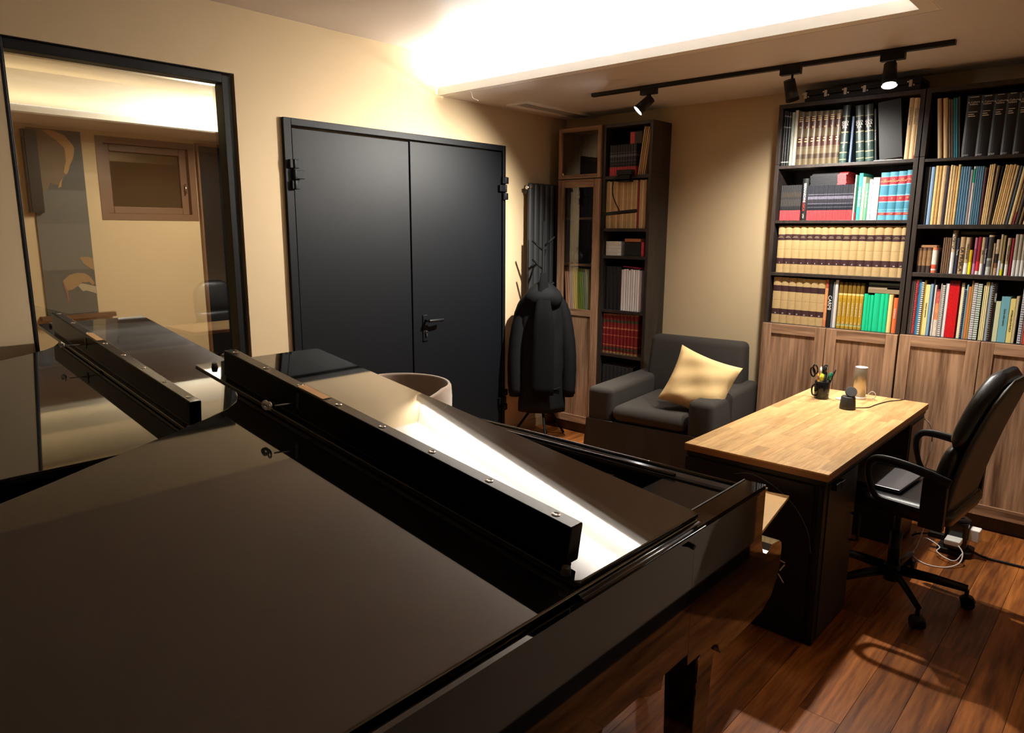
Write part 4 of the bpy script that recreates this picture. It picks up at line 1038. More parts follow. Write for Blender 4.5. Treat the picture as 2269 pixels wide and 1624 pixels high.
# ---- left bookcase, second shelf: black booklets with red feet
zB = SHL[1][0]
def bandset(i):
    k = 1+.10*math.sin(i*2.3)
    return bands('booklet_print_%d' % (i % 3), [(0, '#d6454a'), (.285, '#20222a'), (.36, '#54525e'), (.38, '#24252c'), (.46, '#5d5b68'), (.485, '#34323a'), (.60, '#6b6878'), (.68, '#2a2b33'), (.73, '#66646f'), (.75, '#2b2c33')][0:10], .4, .10*k)
SM = bands('booklet_print_plain', [(0, '#d6454a'), (.285, '#232427'), (.40, '#3a3735'), (.60, '#2a2a2c'), (.66, '#3a332e'), (.80, '#2b2b2d')], .4)
h1 = hz(A, 380, 885, zB)
x0, x1 = bx(A, 300, 457, 1155)
n = 12
for i in range(n):
    book(x0+(x1-x0)*i/n, x0+(x1-x0)*(i+1)/n, zB, h1, SM, f'{ORD[i]} thin black booklet with red foot in the short left run', 'black booklets, left run', 'booklet', .15, name='booklet')
x0, x1 = bx(A, 460, 509, 1155)
o = book(x0, x1, zB, hz(A, 500, 832, zB), '#0f1012', 'tall black book with white and red vertical title among booklets', depth=.19)
txt(o, 'BERNARDINI', .020, INK_W, .66, 'down'); txt(o, 'MUSICA', .020, INK_R, .36, 'down'); txt(o, 'UTET', .012, INK_W, .10, 'down')
x0, x1 = bx(A, 510, 863, 1155)
n = 34
h2 = hz(A, 700, 882, zB)
for i in range(n):
    book(x0+(x1-x0)*i/n, x0+(x1-x0)*(i+1)/n, zB, h2-random.uniform(0, .0012), bandset(i), f'{ORD[i]} thin striped black booklet with red foot, long run', 'black booklets, long run', 'booklet', .15, name='booklet', ys=YS+random.uniform(0, .002))
xa, xb, xr_ = X(*A(538, 870)), X(*A(751, 870)), X(*A(818, 870))
for i in range(9):
    zz = zB+h2+.0008+i*.0085
    q = random.uniform(-.003, .003)
    t = thing('booklet', f'{ORD[i]} lying black booklet with red end, counted up from the long run', 'booklet', (xa+q, YS+.012+.03*(i > 6), zz), 0, 'lying black booklets')
    MB().box(0, xb-xa, 0, .15, 0, .0078).build('cover', plain('cover_charcoal', '#26272b', .4), t)
    MB().box(xb-xa, xr_-xa, 0, .15, 0, .0078).build('red_end', plain('cover_red_end', '#d6454a', .45), t)
def B2b(a, b, top, c, lab, tt=None, sz=.016, mode='down', zf=.5, ink=None, **k):
    x0, x1 = bx(B2, a, b, 850)
    o = book(x0, x1, zB, hz(B2, (a+b)/2+30, top, zB), c, lab, **k)
    if tt: txt(o, tt, sz, ink or INK_W, zf, mode)
    return o
B2b(1240, 1262, 185, '#d8d2c6', 'thin white book between booklets and teal book')
B2b(1264, 1288, 740, '#b0282c', 'short dark red booklet beside the thin white book')
B2b(1293, 1352, 160, '#3fae98', 'teal-green book with pale title on the booklet shelf', 'VADEMECUM', .019)
B2b(1353, 1396, 215, '#d6c8a0', 'cream book between the two green books')
B2b(1398, 1452, 310, '#5f9a7c', 'sage green book with white triangle near its foot', 'De Chiara e Fedeli', .0125, zf=.55)
B2b(1454, 1502, 252, '#c3dad8', 'pale blue slim book beside the patterned white book')
PAT = plain('patterned_cover', (0.62, 0.57, 0.56), .5, .75, 170)
B2b(1504, 1602, 222, PAT, 'white book with grey scribble pattern beside blue volumes')
MUS = bands('music_volume_print', [(0, '#5a97ad'), (.10, '#a33340'), (.155, '#6aa6ba'), (.17, '#4a88a0'), (.21, '#6aa6ba'), (.225, '#3f7e96'), (.37, '#7fb3c4'), (.39, '#a33340'), (.50, '#7fb3c4'), (.52, '#3f7e96'), (.72, '#7fb3c4'), (.74, '#a33340'), (.90, '#6aa6ba'), (.92, '#4f8fa6')], .45)
bb = (1612, 1742, 1868, 1992, 2100)
for i, rn in enumerate(('I', 'II', 'III', 'IV')):
    o = B2b(bb[i], bb[i+1], (150, 140, 128, 112)[i], MUS, f'blue music volume {rn} with red title bands', group='blue music volumes')
    txt(o, 'LA\nMUSICA', .0125 if i < 3 else .0082, INK_G, .825); txt(o, rn, .015, INK_G, .45); txt(o, 'UTET', .010, INK_G, .125)
# ---- left bookcase, third shelf: long tan set; fourth: its last seven
zC = SHL[2][0]
bb = (212, 267, 325, 388, 445, 502, 560, 618, 678, 740, 805, 870, 935, 1003, 1075, 1145, 1217, 1288)
bys = [525+45*i/17 for i in range(18)]
for i in range(17):
    x0 = X(*G(bb[i], bys[i])); x1 = X(*G(bb[i+1], bys[i+1]))
    o = book(x0, x1, zC, hz(G, bb[i]+40, 150, zC)-.002*(i % 3 == 0), TAN, f'tan volume numbered {NUM[i+1]} with two dark bands, long row', 'tan volumes, long row')
    txt(o, str(i+1), .012, INK_W, .215)
    MB().box(o['ox']+o['w']*.15, o['ox']+o['w']*.85, -.0012, -.0006, 0, .0022).box(o['ox']+o['w']*.25, o['ox']+o['w']*.75, -.0012, -.0006, .007, .0092).build('title_rules', plain('dull_gold_print', (.42, .32, .2), .5, 0), o, loc=(0, 0, .745*hz(G, 700, 150, zC)))
zD = SHL[3][0]
bb = (115, 235, 347, 461, 569, 690, 806, 920); bys = (790, 800, 812, 825, 835, 845, 855, 862)
for i in range(7):
    x0 = X(*E_(bb[i], bys[i])); x1 = X(*E_(bb[i+1], bys[i+1]))
    o = book(x0, x1, zD, hz(E_, bb[i]+60, 95+8*i, zD), TAN, f'tan volume numbered {NUM[i+18]} with two dark bands, bottom row', 'tan volumes, bottom row')
    txt(o, str(i+18), .012, INK_W, .215)
def Eb(a, b, top, c, lab, tt=None, sz=.016, zf=.5, ink=None, mode='down', **k):
    cy = 860+(a-950)*.075
    x0 = X(*E_(a, cy)); x1 = X(*E_(b, cy))
    o = book(x0, x1, zD, hz(E_, (a+b)/2+40, top, zD), c, lab, **k)
    if tt: txt(o, tt, sz, ink or INK_W, zf, mode)
    return o
Eb(924, 972, 140, bands('orange_cream_print', [(0, '#c9764e'), (.15, '#d9925f'), (.82, '#b0553a')], .5, .2), 'thin orange-cream book right of the last tan volume')
Eb(975, 1045, 145, '#101112', 'black book with white vertical capitals beside tan volumes', 'CARMI', .030, .52)
Eb(1050, 1072, 175, '#8d8d90', 'thin grey book beside the black capitals book')
Eb(1075, 1122, 148, '#d2d0ce', 'slim white book left of the six gold volumes')
GLD = bands('gold_volume_print', [(0, '#a8842a'), (.05, '#c8b25a'), (.07, '#8fa58a'), (.09, '#b58f2c'), (.66, '#c49d38'), (.72, '#e0cf8a'), (.76, '#7a5c22'), (.93, '#4f3d1a')], .4)
bb = (1140, 1208, 1276, 1344, 1408, 1470, 1534)
for i in range(6):
    o = Eb(bb[i], bb[i+1]-6, 178+i*3, GLD, f'gold volume numbered {NUM[i+1]} with white vertical title', group='gold volumes')
    txt(o, str(i+1), .016, INK_W, .125); txt(o, 'Arte del pianoforte', .0105, INK_W, .42, 'down')
for i, (a, b, tp) in enumerate(((1538, 1598, 365), (1599, 1640, 385), (1641, 1692, 385), (1693, 1795, 362), (1796, 1862, 366), (1863, 1920, 366))):
    Eb(a, b, tp, '#12c48e' if i % 2 else '#14cc94', f'{ORD[i]} bright green book from left, bottom open shelf', group='bright green books', depth=.17)
Eb(1924, 1990, 378, '#dfd08a', 'pale yellow book right of the bright green ones')
Eb(2004, 2072, 430, '#e0703a', 'orange book beside the pink one, bottom shelf', 'ROMANZA', .012, .55)
Eb(2075, 2128, 432, '#d0447c', 'pink book at right end of the bottom open shelf')
def lying(fr, a, b, cy0, cy1, c, lab, zoff=None, d=.14, ys=None, cat='book', group=None):
    x0, z0 = at(*fr(a, cy1), ZV); x1, z1 = at(*fr(b, cy1), ZV); zt_ = at(*fr(a, cy0), ZV)[1]
    z0 = z0 if zoff is None else zoff
    t = thing('book', label=lab, cat=cat, loc=(x0, ys or YS+.006, z0), group=group)
    w = abs(x1-x0); h = max(.006, zt_-at(*fr(a, cy1), ZV)[1])
    MB().box(0, w, 0, .012, 0, h).box(0, w, .012, d, 0, .002).box(0, w, .012, d, h-.002, h).build('cover', cmat(c), t, .0008)
    MB().box(.003, w-.003, .0122, d-.004, .0022, h-.0022).build('page_block', M_PAPER, t)
    return z0+h
GRT = zD+max(hz(E_, 1745, 362, zD), hz(E_, 1984, 378, zD))+.004
z_ = lying(E_, 1640, 2135, 285, 350, '#8d7a5e', 'brown book lying on top of the bright green books', GRT)
z_ = lying(E_, 1650, 1945, 255, 280, '#c0b29a', 'short cream book lying above the bright green row', z_+.0006)
z_ = lying(E_, 1655, 2160, 215, 250, '#232a33', 'dark navy book lying above the bright green row', z_+.0006)
z_ = lying(E_, 1660, 2158, 170, 205, '#5e7476', 'grey-teal book topmost above the bright green row', z_+.0006)
# ---- right bookcase, second shelf: old scores
INNER = (RX0+.0248, RX1-.0248)
zB = SHR[1][0]
CREAMS = ['#d9b97c', '#cdb083', '#e0c48c', '#c49a5a', '#d6bb88']
def Bb(a, b, top, c, lab, lean=0, topx=None, **k):
    x0, x1 = bx(B, a, b, 1505)
    h = Z(*B(topx or (a+120), top))-zB
    return book(x0, x1, zB, h, c, lab, lean=radians(lean), cat='score', name='score', **k)
WORN = lambda i: plain('worn_paper_%d' % i, CREAMS[i], .75, .28, 45)
q = [(62, 100, 290, '#2b2d30', 'first dark grey score at left of the old scores shelf'), (101, 140, 288, '#303235', 'second dark grey score on the old scores shelf'), (141, 182, 286, '#34363a', 'third dark grey score on the old scores shelf'),
     (186, 272, 285, '#7d9cc0', 'light blue score with dark lettering, old scores shelf'), (276, 350, 262, WORN(0), 'torn cream score right of the light blue one'), (351, 415, 262, WORN(3), 'ochre torn score left of the pale cream one'), (416, 518, 258, WORN(1), 'wide pale cream score on the old scores shelf'),
     (520, 552, 285, '#3a4258', 'thin navy score after the pale cream one'), (554, 578, 282, '#4a2430', 'thin maroon score after the navy one'),
     (580, 632, 245, WORN(2), 'first of four ragged cream scores before the blue run'), (634, 690, 258, WORN(1), 'second of four ragged cream scores before the blue run'), (692, 738, 275, WORN(3), 'third of four ragged cream scores before the blue run'), (740, 794, 232, WORN(0), 'fourth of four ragged cream scores before the blue run')]
for a, b, tp, c, lab in q: Bb(a, b, tp, c, lab)
for i in range(4):
    Bb(805+i*50, 853+i*50, 278, '#55809e' if i % 2 else '#4b7693', f'{ORD[i]} blue score in the run before the grey one', group='blue scores, left run')
Bb(1010, 1062, 345, '#8e8890', 'grey score splitting the run of blue ones')
Bb(1064, 1108, 275, bands('white_green_print', [(0, '#cfcac2'), (.72, '#1f9a78'), (.96, '#d8d2c4')]), 'thin white and green folder splitting the blue scores', topx=1200)
for i in range(4):
    Bb(1112+i*44, 1154+i*44, 272, '#4b7690' if i % 2 else '#557f97', f'{ORD[i]} blue score in the run after the grey one', group='blue scores, right run')
Bb(1292, 1346, 300, '#4f2630', 'maroon score after the blue runs')
for i in range(3):
    Bb(1350+i*40, 1389+i*40, 240-8*i, WORN((2, 0, 1)[i]), f'{ORD[i]} cream score right of the maroon one', lean=1.5)
Bb(1476, 1540, 262, '#7a6448', 'brown score leaning right of three cream ones', lean=2.5)
Bb(1546, 1572, 275, '#1c1d22', 'thin black score leaning left of the ochre group', lean=4)
for i in range(5):
    Bb(1578+i*43, 1620+i*43, 232+(i % 2)*14, WORN((0, 3, 2, 3, 0)[i]), f'{ORD[i]} ochre score of the leaning right group', lean=5.5, topx=1860)
Bb(1796, 1850, 250, WORN(1), 'pale grey-cream score beside the slate one', lean=6, topx=2100)
Bb(1862, 1922, 255, '#3c4a54', 'slate score leaning near the right edge', lean=6.5, topx=2160)
Bb(1926, 2002, 265, WORN(2), 'cream score right of the slate one', lean=6.5, topx=2220)
Bb(2010, 2060, 270, bands('brown_red_label', [(0, '#8a2a34'), (.22, '#9a7a48'), (.6, '#6a5032')]), 'brown score with red foot label leaning at right edge', lean=7, topx=2260)
Bb(2062, 2140, 270, '#3a302a', 'dark brown score leaning at right edge of the photo', lean=7, topx=2260)
Bb(2144, 2200, 270, '#7a5f38', 'tan-brown score leaning at right edge of the photo', lean=7.5, topx=2260)
for i in range(5):
    Bb(2230+i*60, 2285+i*60, 270, WORN(i), f'{ORD[i]} old cream score hidden at the right end of the shelf', lean=7.5, topx=2260, group='far right old scores')
# ---- right bookcase, third shelf: paperbacks
zC = SHR[2][0]
def Cb(a, b, top, c, lab, tt=None, sz=.013, zf=.5, ink=None, **k):
    x0, x1 = bx(Cc, a, b, 1030+(a-235)*.022)
    o = book(x0, x1, zC, Z(*Cc((a+b)/2+60, top))-zC, c, lab, depth=k.pop('depth', .15), **k)
    if tt: txt(o, tt, sz, ink or INK_K, zf, 'down')
    return o
OLD = bands('old_brown_print', [(0, '#3a2a24'), (.28, '#8a6844'), (.9, '#5c4230')], .6, .25)
Cb(238, 330, 590, OLD, 'first small old brown book, third shelf far right case'); Cb(331, 410, 590, OLD, 'second small old brown book, third shelf far right case'); Cb(411, 505, 590, OLD, 'third small old brown book, third shelf far right case')
Cb(508, 608, 585, bands('white_orange_print', [(0, '#cf6a4a'), (.1, '#d8d0c4'), (.16, '#d2583c'), (.33, '#ddd6ca'), (.9, '#cf7a5a')], .5, .2), 'small white book with orange figures after brown ones')
Cb(612, 642, 600, '#1a1a1e', 'small black book with white marks after the orange one')
lying(Cc, 330, 630, 515, 560, '#a87a52', 'small brown book lying on the small old brown books', zC+Z(*Cc(435, 585))-zC+.002, .10)
for i in range(4): Cb(690+i*39, 727+i*39, 395-(i == 1)*6, WORN(3) if i == 9 else '#6f5540', f'{ORD[i]} plain brown paperback left of the tall white one', group='brown paperbacks')
Cb(848, 926, 255, bands('white_tan_print', [(0, '#d0d2d4'), (.49, '#c0ae92')], .45), 'tall white and tan book with dark vertical name', 'ESPOSITO', .024, .80)
Cb(942, 1000, 400, '#2a2c3e', 'navy book right of the tall white and tan one', 'Teoria', .012, .6, INK_W)
Cb(1004, 1106, 382, '#a98c66', 'thick tan book with black title, third shelf', 'LA MUSICA', .026, .4)
WT = bands('paper_white_tan', [(0, '#dcdad6'), (.30, '#ac9876')], .45)
Cb(1110, 1196, 390, WT, 'white-footed tan book left of the yellow one', 'Vivere la parola', .013, .62)
Cb(1200, 1258, 625, bands('yellow_print', [(0, '#e6dc1a'), (.5, '#c8a814')], .45), 'short yellow book on the third shelf')
Cb(1276, 1334, 395, bands('pink_print', [(0, '#b878a0'), (.30, '#8a3c60'), (.7, '#a85a72')], .45), 'pink book right of the short yellow one')
Cb(1338, 1406, 382, bands('red_print', [(0, '#d8cfc8'), (.09, '#cc2a38'), (.34, '#8a1c2a')], .45), 'red book right of the pink one, third shelf')
Cb(1410, 1475, 390, WT, 'white-footed tan book right of the red one', 'Arte', .013, .6)
Cb(1478, 1520, 390, '#2c2a48', 'slim navy book left of the grey photo book', 'Forme della musica', .010, .5, INK_W)
Cb(1524, 1622, 348, bands('grey_photo_print', [(0, '#b8b8b4'), (.2, '#6c6c6c'), (.36, '#a0a0a0'), (.42, '#3a342e'), (.95, '#b0a080')], .5, .3), 'grey book with portrait print and dark top')
Cb(1634, 1672, 500, '#a08a6c', 'thin beige book after the grey photo book')
Cb(1676, 1746, 428, bands('mixed_photo_print', [(0, '#b09078'), (.2, '#7a4a34'), (.34, '#221c1c'), (.6, '#b4a084')], .5, .3), 'book with brown and black photo print')
Cb(1750, 1802, 335, bands('bluewhite_print', [(0, '#ccd4dc'), (.36, '#ac9876')], .45), 'tall slim blue-white and tan book, third shelf')
Cb(1806, 1850, 352, bands('yellowfoot_print', [(0, '#e0d818'), (.15, '#d0ccc0'), (.3, '#8a7c50')], .45), 'slim book with yellow foot, third shelf')
Cb(1880, 1948, 400, WT, 'white-footed tan book left of the dark red one', 'Vivere e pensare', .012, .6)
Cb(1964, 2012, 410, '#8a1e2c', 'slim dark red book near the right edge, third shelf')
for i, (a, b) in enumerate(((2016, 2090), (2094, 2164), (2168, 2240), (2244, 2310), (2314, 2380), (2384, 2450))):
    Cb(a, b, 332, bands('white_grey_series', [(0, '#d4d4d2'), (.38, '#a49c8c')], .45), f'{ORD[i]} of the matching white-grey books at right end', group='white-grey series')
lying(Cc, 1060, 1655, 312, 372, '#2a3130', 'dark book lying across the tops of the paperbacks', zC+.212, .13, YS+.02)
# ---- right bookcase, fourth shelf: spiral bindings
zD = SHR[3][0]
def comb(o, color):
    """wire or plastic comb on the spine"""
    h = max(v.co.z for v in o.data.vertices); w = o['w']; n = 26
    m_ = MB()
    for i in range(n):
        z = h*(i+.5)/n
        m_.box(o['ox']+.0005, o['ox']+w-.0005, -.004, .002, z-h/n*.28, z+h/n*.28)
    c = m_.build('binding_comb', plain('comb_'+color[1:], color, .4, .03), o); c['kind'] = 'stuff'
def Db(a, b, top, c, lab, tt=None, sz=.012, zf=.5, ink=None, cm=None, **k):
    x0, x1 = bx(D, a, b, 1160+(a-65)*.083)
    o = book(x0, x1, zD, Z(*D((a+b)/2+90, top))-zD, c, lab, depth=k.pop('depth', .2), rnd=False, **k)
    if tt: txt(o, tt, sz, ink or INK_K, zf, 'down')
    if cm: comb(o, cm)
    return o
Db(66, 100, 180, '#5c5450', 'first grey folder at left of the spiral shelf'); Db(102, 140, 170, '#6e625c', 'second grey folder at left of the spiral shelf')
Db(150, 198, 170, '#d8d2cc', 'white book with red comb binding', cm='#b0182c')
Db(202, 224, 165, '#3f8cc0', 'first blue folder between red and white combs'); Db(226, 248, 172, '#4696c8', 'second blue folder between red and white combs')
Db(250, 302, 210, '#58544e', 'grey book with white comb binding left of yellow books', cm='#d8d6d0')
Db(304, 330, 180, '#b8963a', 'thin ochre book before the wide pale yellow one'); Db(332, 414, 262, '#e2d690', 'wide pale yellow book on the spiral shelf', 'Studi per pianoforte', .010, .5)
Db(418, 466, 250, '#7aa0c0', 'light blue folder right of the pale yellow book'); Db(470, 498, 165, '#35353a', 'thin dark grey folder right of the light blue one'); Db(500, 534, 270, '#d6d4d0', 'thin white folder before the orange patterned book')
Db(538, 604, 350, bands('orange_pattern_print', [(0, '#d8cabc'), (.35, '#dc8a5c'), (.7, '#cf5a50'), (.95, '#7a2a34')], .5, .25), 'orange patterned book on the spiral shelf')
Db(606, 632, 240, '#b0a49a', 'thin grey-beige folder before the white comb book')
Db(634, 692, 270, '#70665e', 'book with wide white comb before the red ones', cm='#dcdcda'); Db(694, 708, 240, '#a8a09a', 'thin grey folder behind a white comb'); Db(710, 758, 240, '#d8d6da', 'white folder left of the red books')
for i in range(7):
    Db(762+i*26.3, 787+i*26.3, 180+i*2, bands('red_dark_top', [(0, '#e02028'), (.91, '#7a1a20')], .45), f'{ORD[i]} red book in the run of seven', group='seven red books')
Db(986, 1040, 225, bands('cream_brown_top', [(0, '#dcd8b4'), (.92, '#7a6a4e')], .5), 'cream book right of the seven red ones')
Db(1044, 1082, 350, '#d0d0cc', 'white book with navy comb binding', cm='#141c50'); Db(1085, 1115, 260, '#8cc8d8', 'thin cyan folder right of the navy comb')
Db(1118, 1166, 300, '#c87840', 'orange-brown book right of the cyan folder'); Db(1168, 1206, 190, '#a8844a', 'tan book with brown top left of white combs')
Db(1212, 1286, 220, '#b8a8a0', 'book with wide fine white comb binding', cm='#d2d4da'); Db(1290, 1370, 240, '#7a9a8a', 'green-grey book with white and black comb', cm='#d0d8d0')
for i in range(3): Db(1394+i*34, 1427+i*34, 215+60*(i == 0), '#d8cc98' if i != 1 else '#e0d6a8', f'{ORD[i]} cream book left of the grey-blue folder', group='cream spiral-shelf books')
Db(1506, 1552, 220, '#8c98a4', 'grey-blue folder right of three cream books'); Db(1556, 1604, 250, '#d4ccc0', 'white book with black comb binding', cm='#1c1a18'); Db(1608, 1642, 235, '#202024', 'black book at the end of the spiral bindings', 'MOZART', .012, .75, INK_W)
Db(1652, 1742, 575, '#c6cca6', 'pale green short book beside the teal one', depth=.15); Db(1746, 1908, 488, '#6fa9b8', 'wide teal book between pale green and yellow ones', 'Storia della musica', .012, .55, depth=.15)
Db(1914, 2012, 528, '#e0cf82', 'short yellow book right of the wide teal one', 'STORIA DELLA MUSICA', .011, .5, depth=.15); Db(2016, 2062, 482, '#c4b48c', 'cream short book right of the yellow one', depth=.15)
Db(2122, 2192, 210, '#a8a4a8', 'book with white comb at right edge of the photo', cm='#c4c8d2'); Db(2196, 2222, 300, '#d8b8b8', 'thin pink folder at right edge of the photo'); Db(2226, 2290, 300, '#c8503c', 'red-orange book at right edge of the photo')
for i in range(6): Db(2296+i*45, 2338+i*45, 240, ('#d0ccc0', '#7a86a0', '#c8b478')[i % 3], f'{ORD[i]} folder out of view at the right end of the spiral shelf', group='far right folders')
# ---- case on top of the left bookcase
cs_ = thing('instrument_case', 'flat black case with chrome latches on top of a bookcase', 'case', (-1.45, 4.62, ZT))
CO_ = (-1.45, 4.62, ZT); cx0, cx1 = at(1783, 212, 4.54)[0], at(2040, 190, 4.54)[0]
MB(CO_).box(cx0, cx1, 4.54, 4.73, ZT, ZT+.036).build('body', M_BLACK, cs_, .006)
MB(CO_).box(cx0, cx1, 4.54, 4.73, ZT+.038, ZT+.072).build('lid', M_BLACK, cs_, .006)
for k, px in enumerate((1786, 1830, 1873, 1915, 1960, 2016)):
    x = at(px, 200, 4.54)[0]
    l = MB(CO_).box(x-.006, x+.010, 4.534, 4.5405, ZT+.022, ZT+.058).cyl((x-.012, 4.541, ZT+.05), (x-.012, 4.535, ZT+.05), .005, None, 10).cyl((x+.018, 4.541, ZT+.03), (x+.018, 4.535, ZT+.03), .005, None, 10)
    l.build('latch', M_STEEL, cs_)
# ================================================================== contents of the narrow open bookcase
INNER = (NX0+.0248, NX1-.0248)
def nb(fr, a, b, cy): return X(*fr(a, cy)), X(*fr(b, cy))
zN = 2.022
x0, x1 = nb(Cn, 657, 885, 655); hN = Z(*Cn(770, 392))-zN
for i in range(10):
    book(x0+(x1-x0)*i/10, x0+(x1-x0)*(i+1)/10, zN, hN, bandset(i), f'{ORD[i]} striped black booklet with red foot, narrow bookcase top shelf', 'booklets in the narrow bookcase', 'booklet', .15, name='booklet')
for i in range(5):
    t = thing('booklet', f'{ORD[i]} red-ended booklet from below, lying in the narrow bookcase', 'booklet', (X(*Cn(835, 384)), YS+.01, zN+hN+.001+i*.0165), 0, 'lying red-ended booklets')
    w = X(*Cn(938, 384))-X(*Cn(835, 384))
    MB().box(0, w*.36, 0, .13, 0, .0160).build('red_end', plain('cover_red_end', '#d6454a', .45), t)
    MB().box(w*.36, w, 0, .13, 0, .0160).build('cover', plain('cover_brownblack', '#3a2a28', .5), t)
for i in range(4):
    a = 905+i*17
    x_ = X(*Cn(a, 640))
    book(x_, x_+.0105, zN, Z(*Cn(1000, 222+i*3))-zN-.004, ('#d8bf92', '#c8a878', '#e0c89c', '#d2b485')[i], f'{ORD[i]} cream magazine leaning right, narrow bookcase top shelf', 'leaning cream magazines', 'magazine', .2, radians(7.5), name='magazine')
zN = 1.640
x0, x1 = nb(Cn, 616, 968, 1100)
cl = ['#d8bd86', '#c9b48e', '#dcc590', '#b89468', '#c9a274', '#d6bc90', '#b8895e', '#cdaa78', '#d8c298', '#c79c6c', '#d2b27c', '#bfa27a', '#d9c28c', '#c8a66e', '#d4b888', '#8c2230', '#c9ac7e', '#dcc49a', '#bf9c6a']
n = len(cl)
for i in range(n):
    book(x0+(x1-x0)*i/n, x0+(x1-x0)*(i+1)/n, zN, Z(*Cn(800, 708))-zN+random.uniform(-.006, .006), plain('aged_'+cl[i][1:], cl[i], .75, .22, 40) if cl[i] != '#8c2230' else cl[i], (f'{ORD[i]} aged cream score in the narrow bookcase second shelf' if cl[i] != '#8c2230' else 'single red score among aged cream ones, narrow bookcase'), 'aged cream scores' if cl[i] != '#8c2230' else None, 'score', .22, name='score')
zN = 1.438
x0, x1 = nb(Cn, 628, 728, 1330)
for i in range(4):
    hh = (Z(*Cn(680, 1232))-zN)/4
    tag(MB().box(0, x1-x0, 0, .10, 0, hh-.0006).box(x1-x0+.0005, x1-x0+.028, .004, .098, .001, hh-.0016).build('card_box', M_WHITE, loc=(x0, YS+.004, zN+.0008+i*hh)), f'{ORD[i]} flat white card box counted up the white stack', 'box', 'white card boxes')
x0, x1 = nb(Cn, 792, 935, 1330); x2 = X(*Cn(958, 1330)); hh = Z(*Cn(850, 1242))-zN
tag(MB().box(x0, x1, YS, YS+.16, zN+.0008, zN+hh).build('book_box', plain('cover_0f1012', '#0f1012'), None), 'black box beside the white card stack, narrow bookcase', 'box')
tag(MB().box(x1+.001, x2, YS, YS+.16, zN+.0008, zN+hh+.004).build('booklet', plain('cover_red_end', '#d6454a', .45), None), 'red booklet standing right of the black box', 'booklet')
tag(MB().box(x0, x2-.03, YS, YS+.14, zN+hh+.006, zN+hh+.028).build('orange_book', cmat('#b06a44'), None), 'orange-brown book lying on the black box', 'book')
zN = 1.028
x0, x1 = nb(C5, 885, 1050, 405); hN = Z(*C5(970, 40))-zN
for i in range(5):
    book(x0+(x1-x0)*i/5, x0+(x1-x0)*(i+1)/5, zN, hN, '#15171b', f'{ORD[i]} black binder left of the white papers, narrow bookcase', 'black binders', 'binder', .2, name='binder')
x0, x1 = nb(C5, 1053, 1228, 412); hN = Z(*C5(1150, 65))-zN
for i in range(9):
    book(x0+(x1-x0)*i/9, x0+(x1-x0)*(i+1)/9, zN, hN-random.uniform(0, .010), M_PAPERW if i % 2 else plain('lilac_paper', (.66, .62, .66), .7, .05), f'{ORD[i]} white paper folder in the narrow bookcase fourth shelf', 'white paper folders', 'folder', .2, name='folder')
tag(MB().prism([(x0+.01, zN+hN+.016), (x0+.02, zN+hN+.022), (x1-.005, zN+hN+.012), (x1-.008, zN+hN+.002)], YS, YS+.16, 'y').build('red_folder', cmat('#7a1530'), None), 'dark red folder lying on the white paper folders', 'folder')
zN = .688
bb = (885, 919, 949, 980, 1010, 1041, 1071, 1100, 1128, 1158, 1198)
REDV = bands('red_gilt_print', [(0, '#8a6a44'), (.05, '#6e1a1c'), (.10, '#3a3a28'), (.16, '#7c2022'), (.20, '#b06a48'), (.22, '#7c2022'), (.45, '#a85a40'), (.47, '#7c2022'), (.62, '#b06a48'), (.65, '#7c2022'), (.78, '#3e3c2a'), (.85, '#7c2022'), (.96, '#a8764e')], .4, .2)
for i in range(10):
    x0 = X(*C5(bb[i], 755+i*4)); x1 = X(*C5(bb[i+1], 755+i*4))
    book(x0, x1, zN, Z(*C5(bb[i]+20, 432+i*2))-zN-.008, REDV, f'{ORD[i]} red gilt volume in the narrow dark bookcase', 'red gilt volumes', depth=.18)
zN = .36
for i in range(8):
    x_ = NX0+.04+i*.035
    o = book(x_, x_+.030, zN, .235, '#17181a', f'{ORD[i]} black spiral notebook low in the narrow dark bookcase', 'black spiral notebooks', 'notebook', .2, name='notebook'); comb(o, '#3c3d40')
# clip lamp hooked on the second shelf edge
lc = thing('clip_lamp', 'black clip-on lamp with bent neck and light bar', 'lamp', (-2.98, FY-.02, 2.022))
LO = (-2.98, FY-.02, 2.022)
xa = at(1368, 385, FY-.03)[0]; xb = at(1402, 385, FY-.03)[0]
MB(LO).box(xa, xb, FY-.045, FY+.005, 2.0225, 2.058).box(xa+.01, xb-.02, FY-.04, FY-.002, 1.978, 2.0225).box(xa+.01, xb-.02, FY-.04, FY+.016, 1.972, 1.996).build('clamp', M_BLACK, lc, .004)
nk = [at(px, py, yy)+(yy,) for px, py, yy in ((1372, 388, FY-.05), (1360, 400, FY-.07), (1357, 425, FY-.085), (1362, 445, FY-.09), (1372, 467, FY-.095))]
MB(LO).tube([(a, c, b) for a, b, c in nk], .0045, 8).build('neck', M_BLACK, lc)
p0 = at(1336, 475, FY-.10); p1 = at(1410, 467, FY-.10)
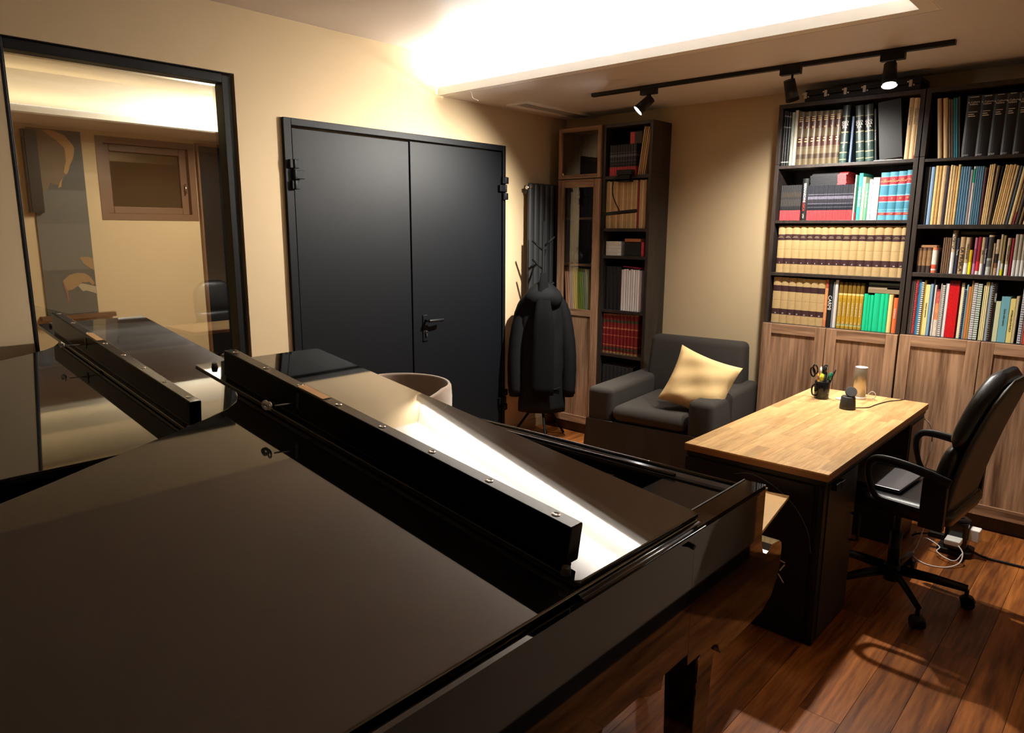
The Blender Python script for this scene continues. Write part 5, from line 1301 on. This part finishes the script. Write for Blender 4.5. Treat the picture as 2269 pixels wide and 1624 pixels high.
MB(LO).cyl((p0[0], FY-.10, p0[1]), (p1[0], FY-.10, p1[1]), .012, .013, 12).build('light_bar', M_BLACK, lc)
# ================================================================== contents of the glass cabinet
INNER = (GX0+.0248, GX1-.0248)
zN = 1.005
YG = FY+.03
cols = ['#e0a890', '#e6b49c', '#b0a0a8', '#c8b0a4', '#d8c860', '#cdbf58', '#7fa04c', '#86a850', '#8cae58', '#8ea4b0', '#c4cea8', '#b8c8a8']
x0, x1 = nb(C5, 582, 796, 380)
n = len(cols); w_ = (x1-x0)/n
for i in range(n):
    book(x0+w_*i, x0+w_*(i+1), zN, Z(*C5(660, 38))-zN-.004-.0015*i, cols[i], f'{ORD[i]} pastel folder from left behind the glass door', 'pastel folders', 'folder', .2, radians(-4.5), ys=YG, name='folder')
tag(MB().lathe([(.035, 0), (.062, .01), (.068, .05), (.060, .085), (.030, .095), (.030, .105), (.012, .112), (.001, .115)], n=24).build('jar', M_BLACKG, loc=(-3.455, FY+.10, 1.3668)), 'dark lidded jar behind the cabinet glass', 'jar')
fg = thing('figurine', 'dark small figurine on a white base behind cabinet glass', 'figurine', (-3.315, FY+.09, 1.3668))
MB().lathe([(.028, 0), (.030, .003), (.026, .007), (.001, .008)], n=20).build('base', M_WHITE, fg)
MB().lathe([(.012, .008), (.018, .03), (.014, .06), (.020, .09), (.024, .11), (.012, .135), (.020, .15), (.026, .17), (.018, .195), (.001, .20)], n=16).sphere((.014, -.016, .085), .014, 10, 8).build('body', M_BLACKG, fg)
# ================================================================== low cabinet right of the photographer (seen only in reflections)
lw = thing('low_cabinet', 'low grey-beige cabinet right of the camera, seen as reflection', 'cabinet', (.22, 2.0, 0))
LO = (.22, 2.0, 0)
MB(LO).box(.03, .42, .75, 3.30, .09, .44).build('body', plain('grey_beige_board', (.40, .34, .27), .6, .04), lw, .004)
MB(LO).box(.045, .42, .76, 3.29, 0, .09).build('plinth', M_BLACK, lw)
MB(LO).box(.02, .43, .74, 3.31, .441, .455).build('cabinet_top', plain('grey_beige_board', (.40, .34, .27), .6, .04), lw, .002)
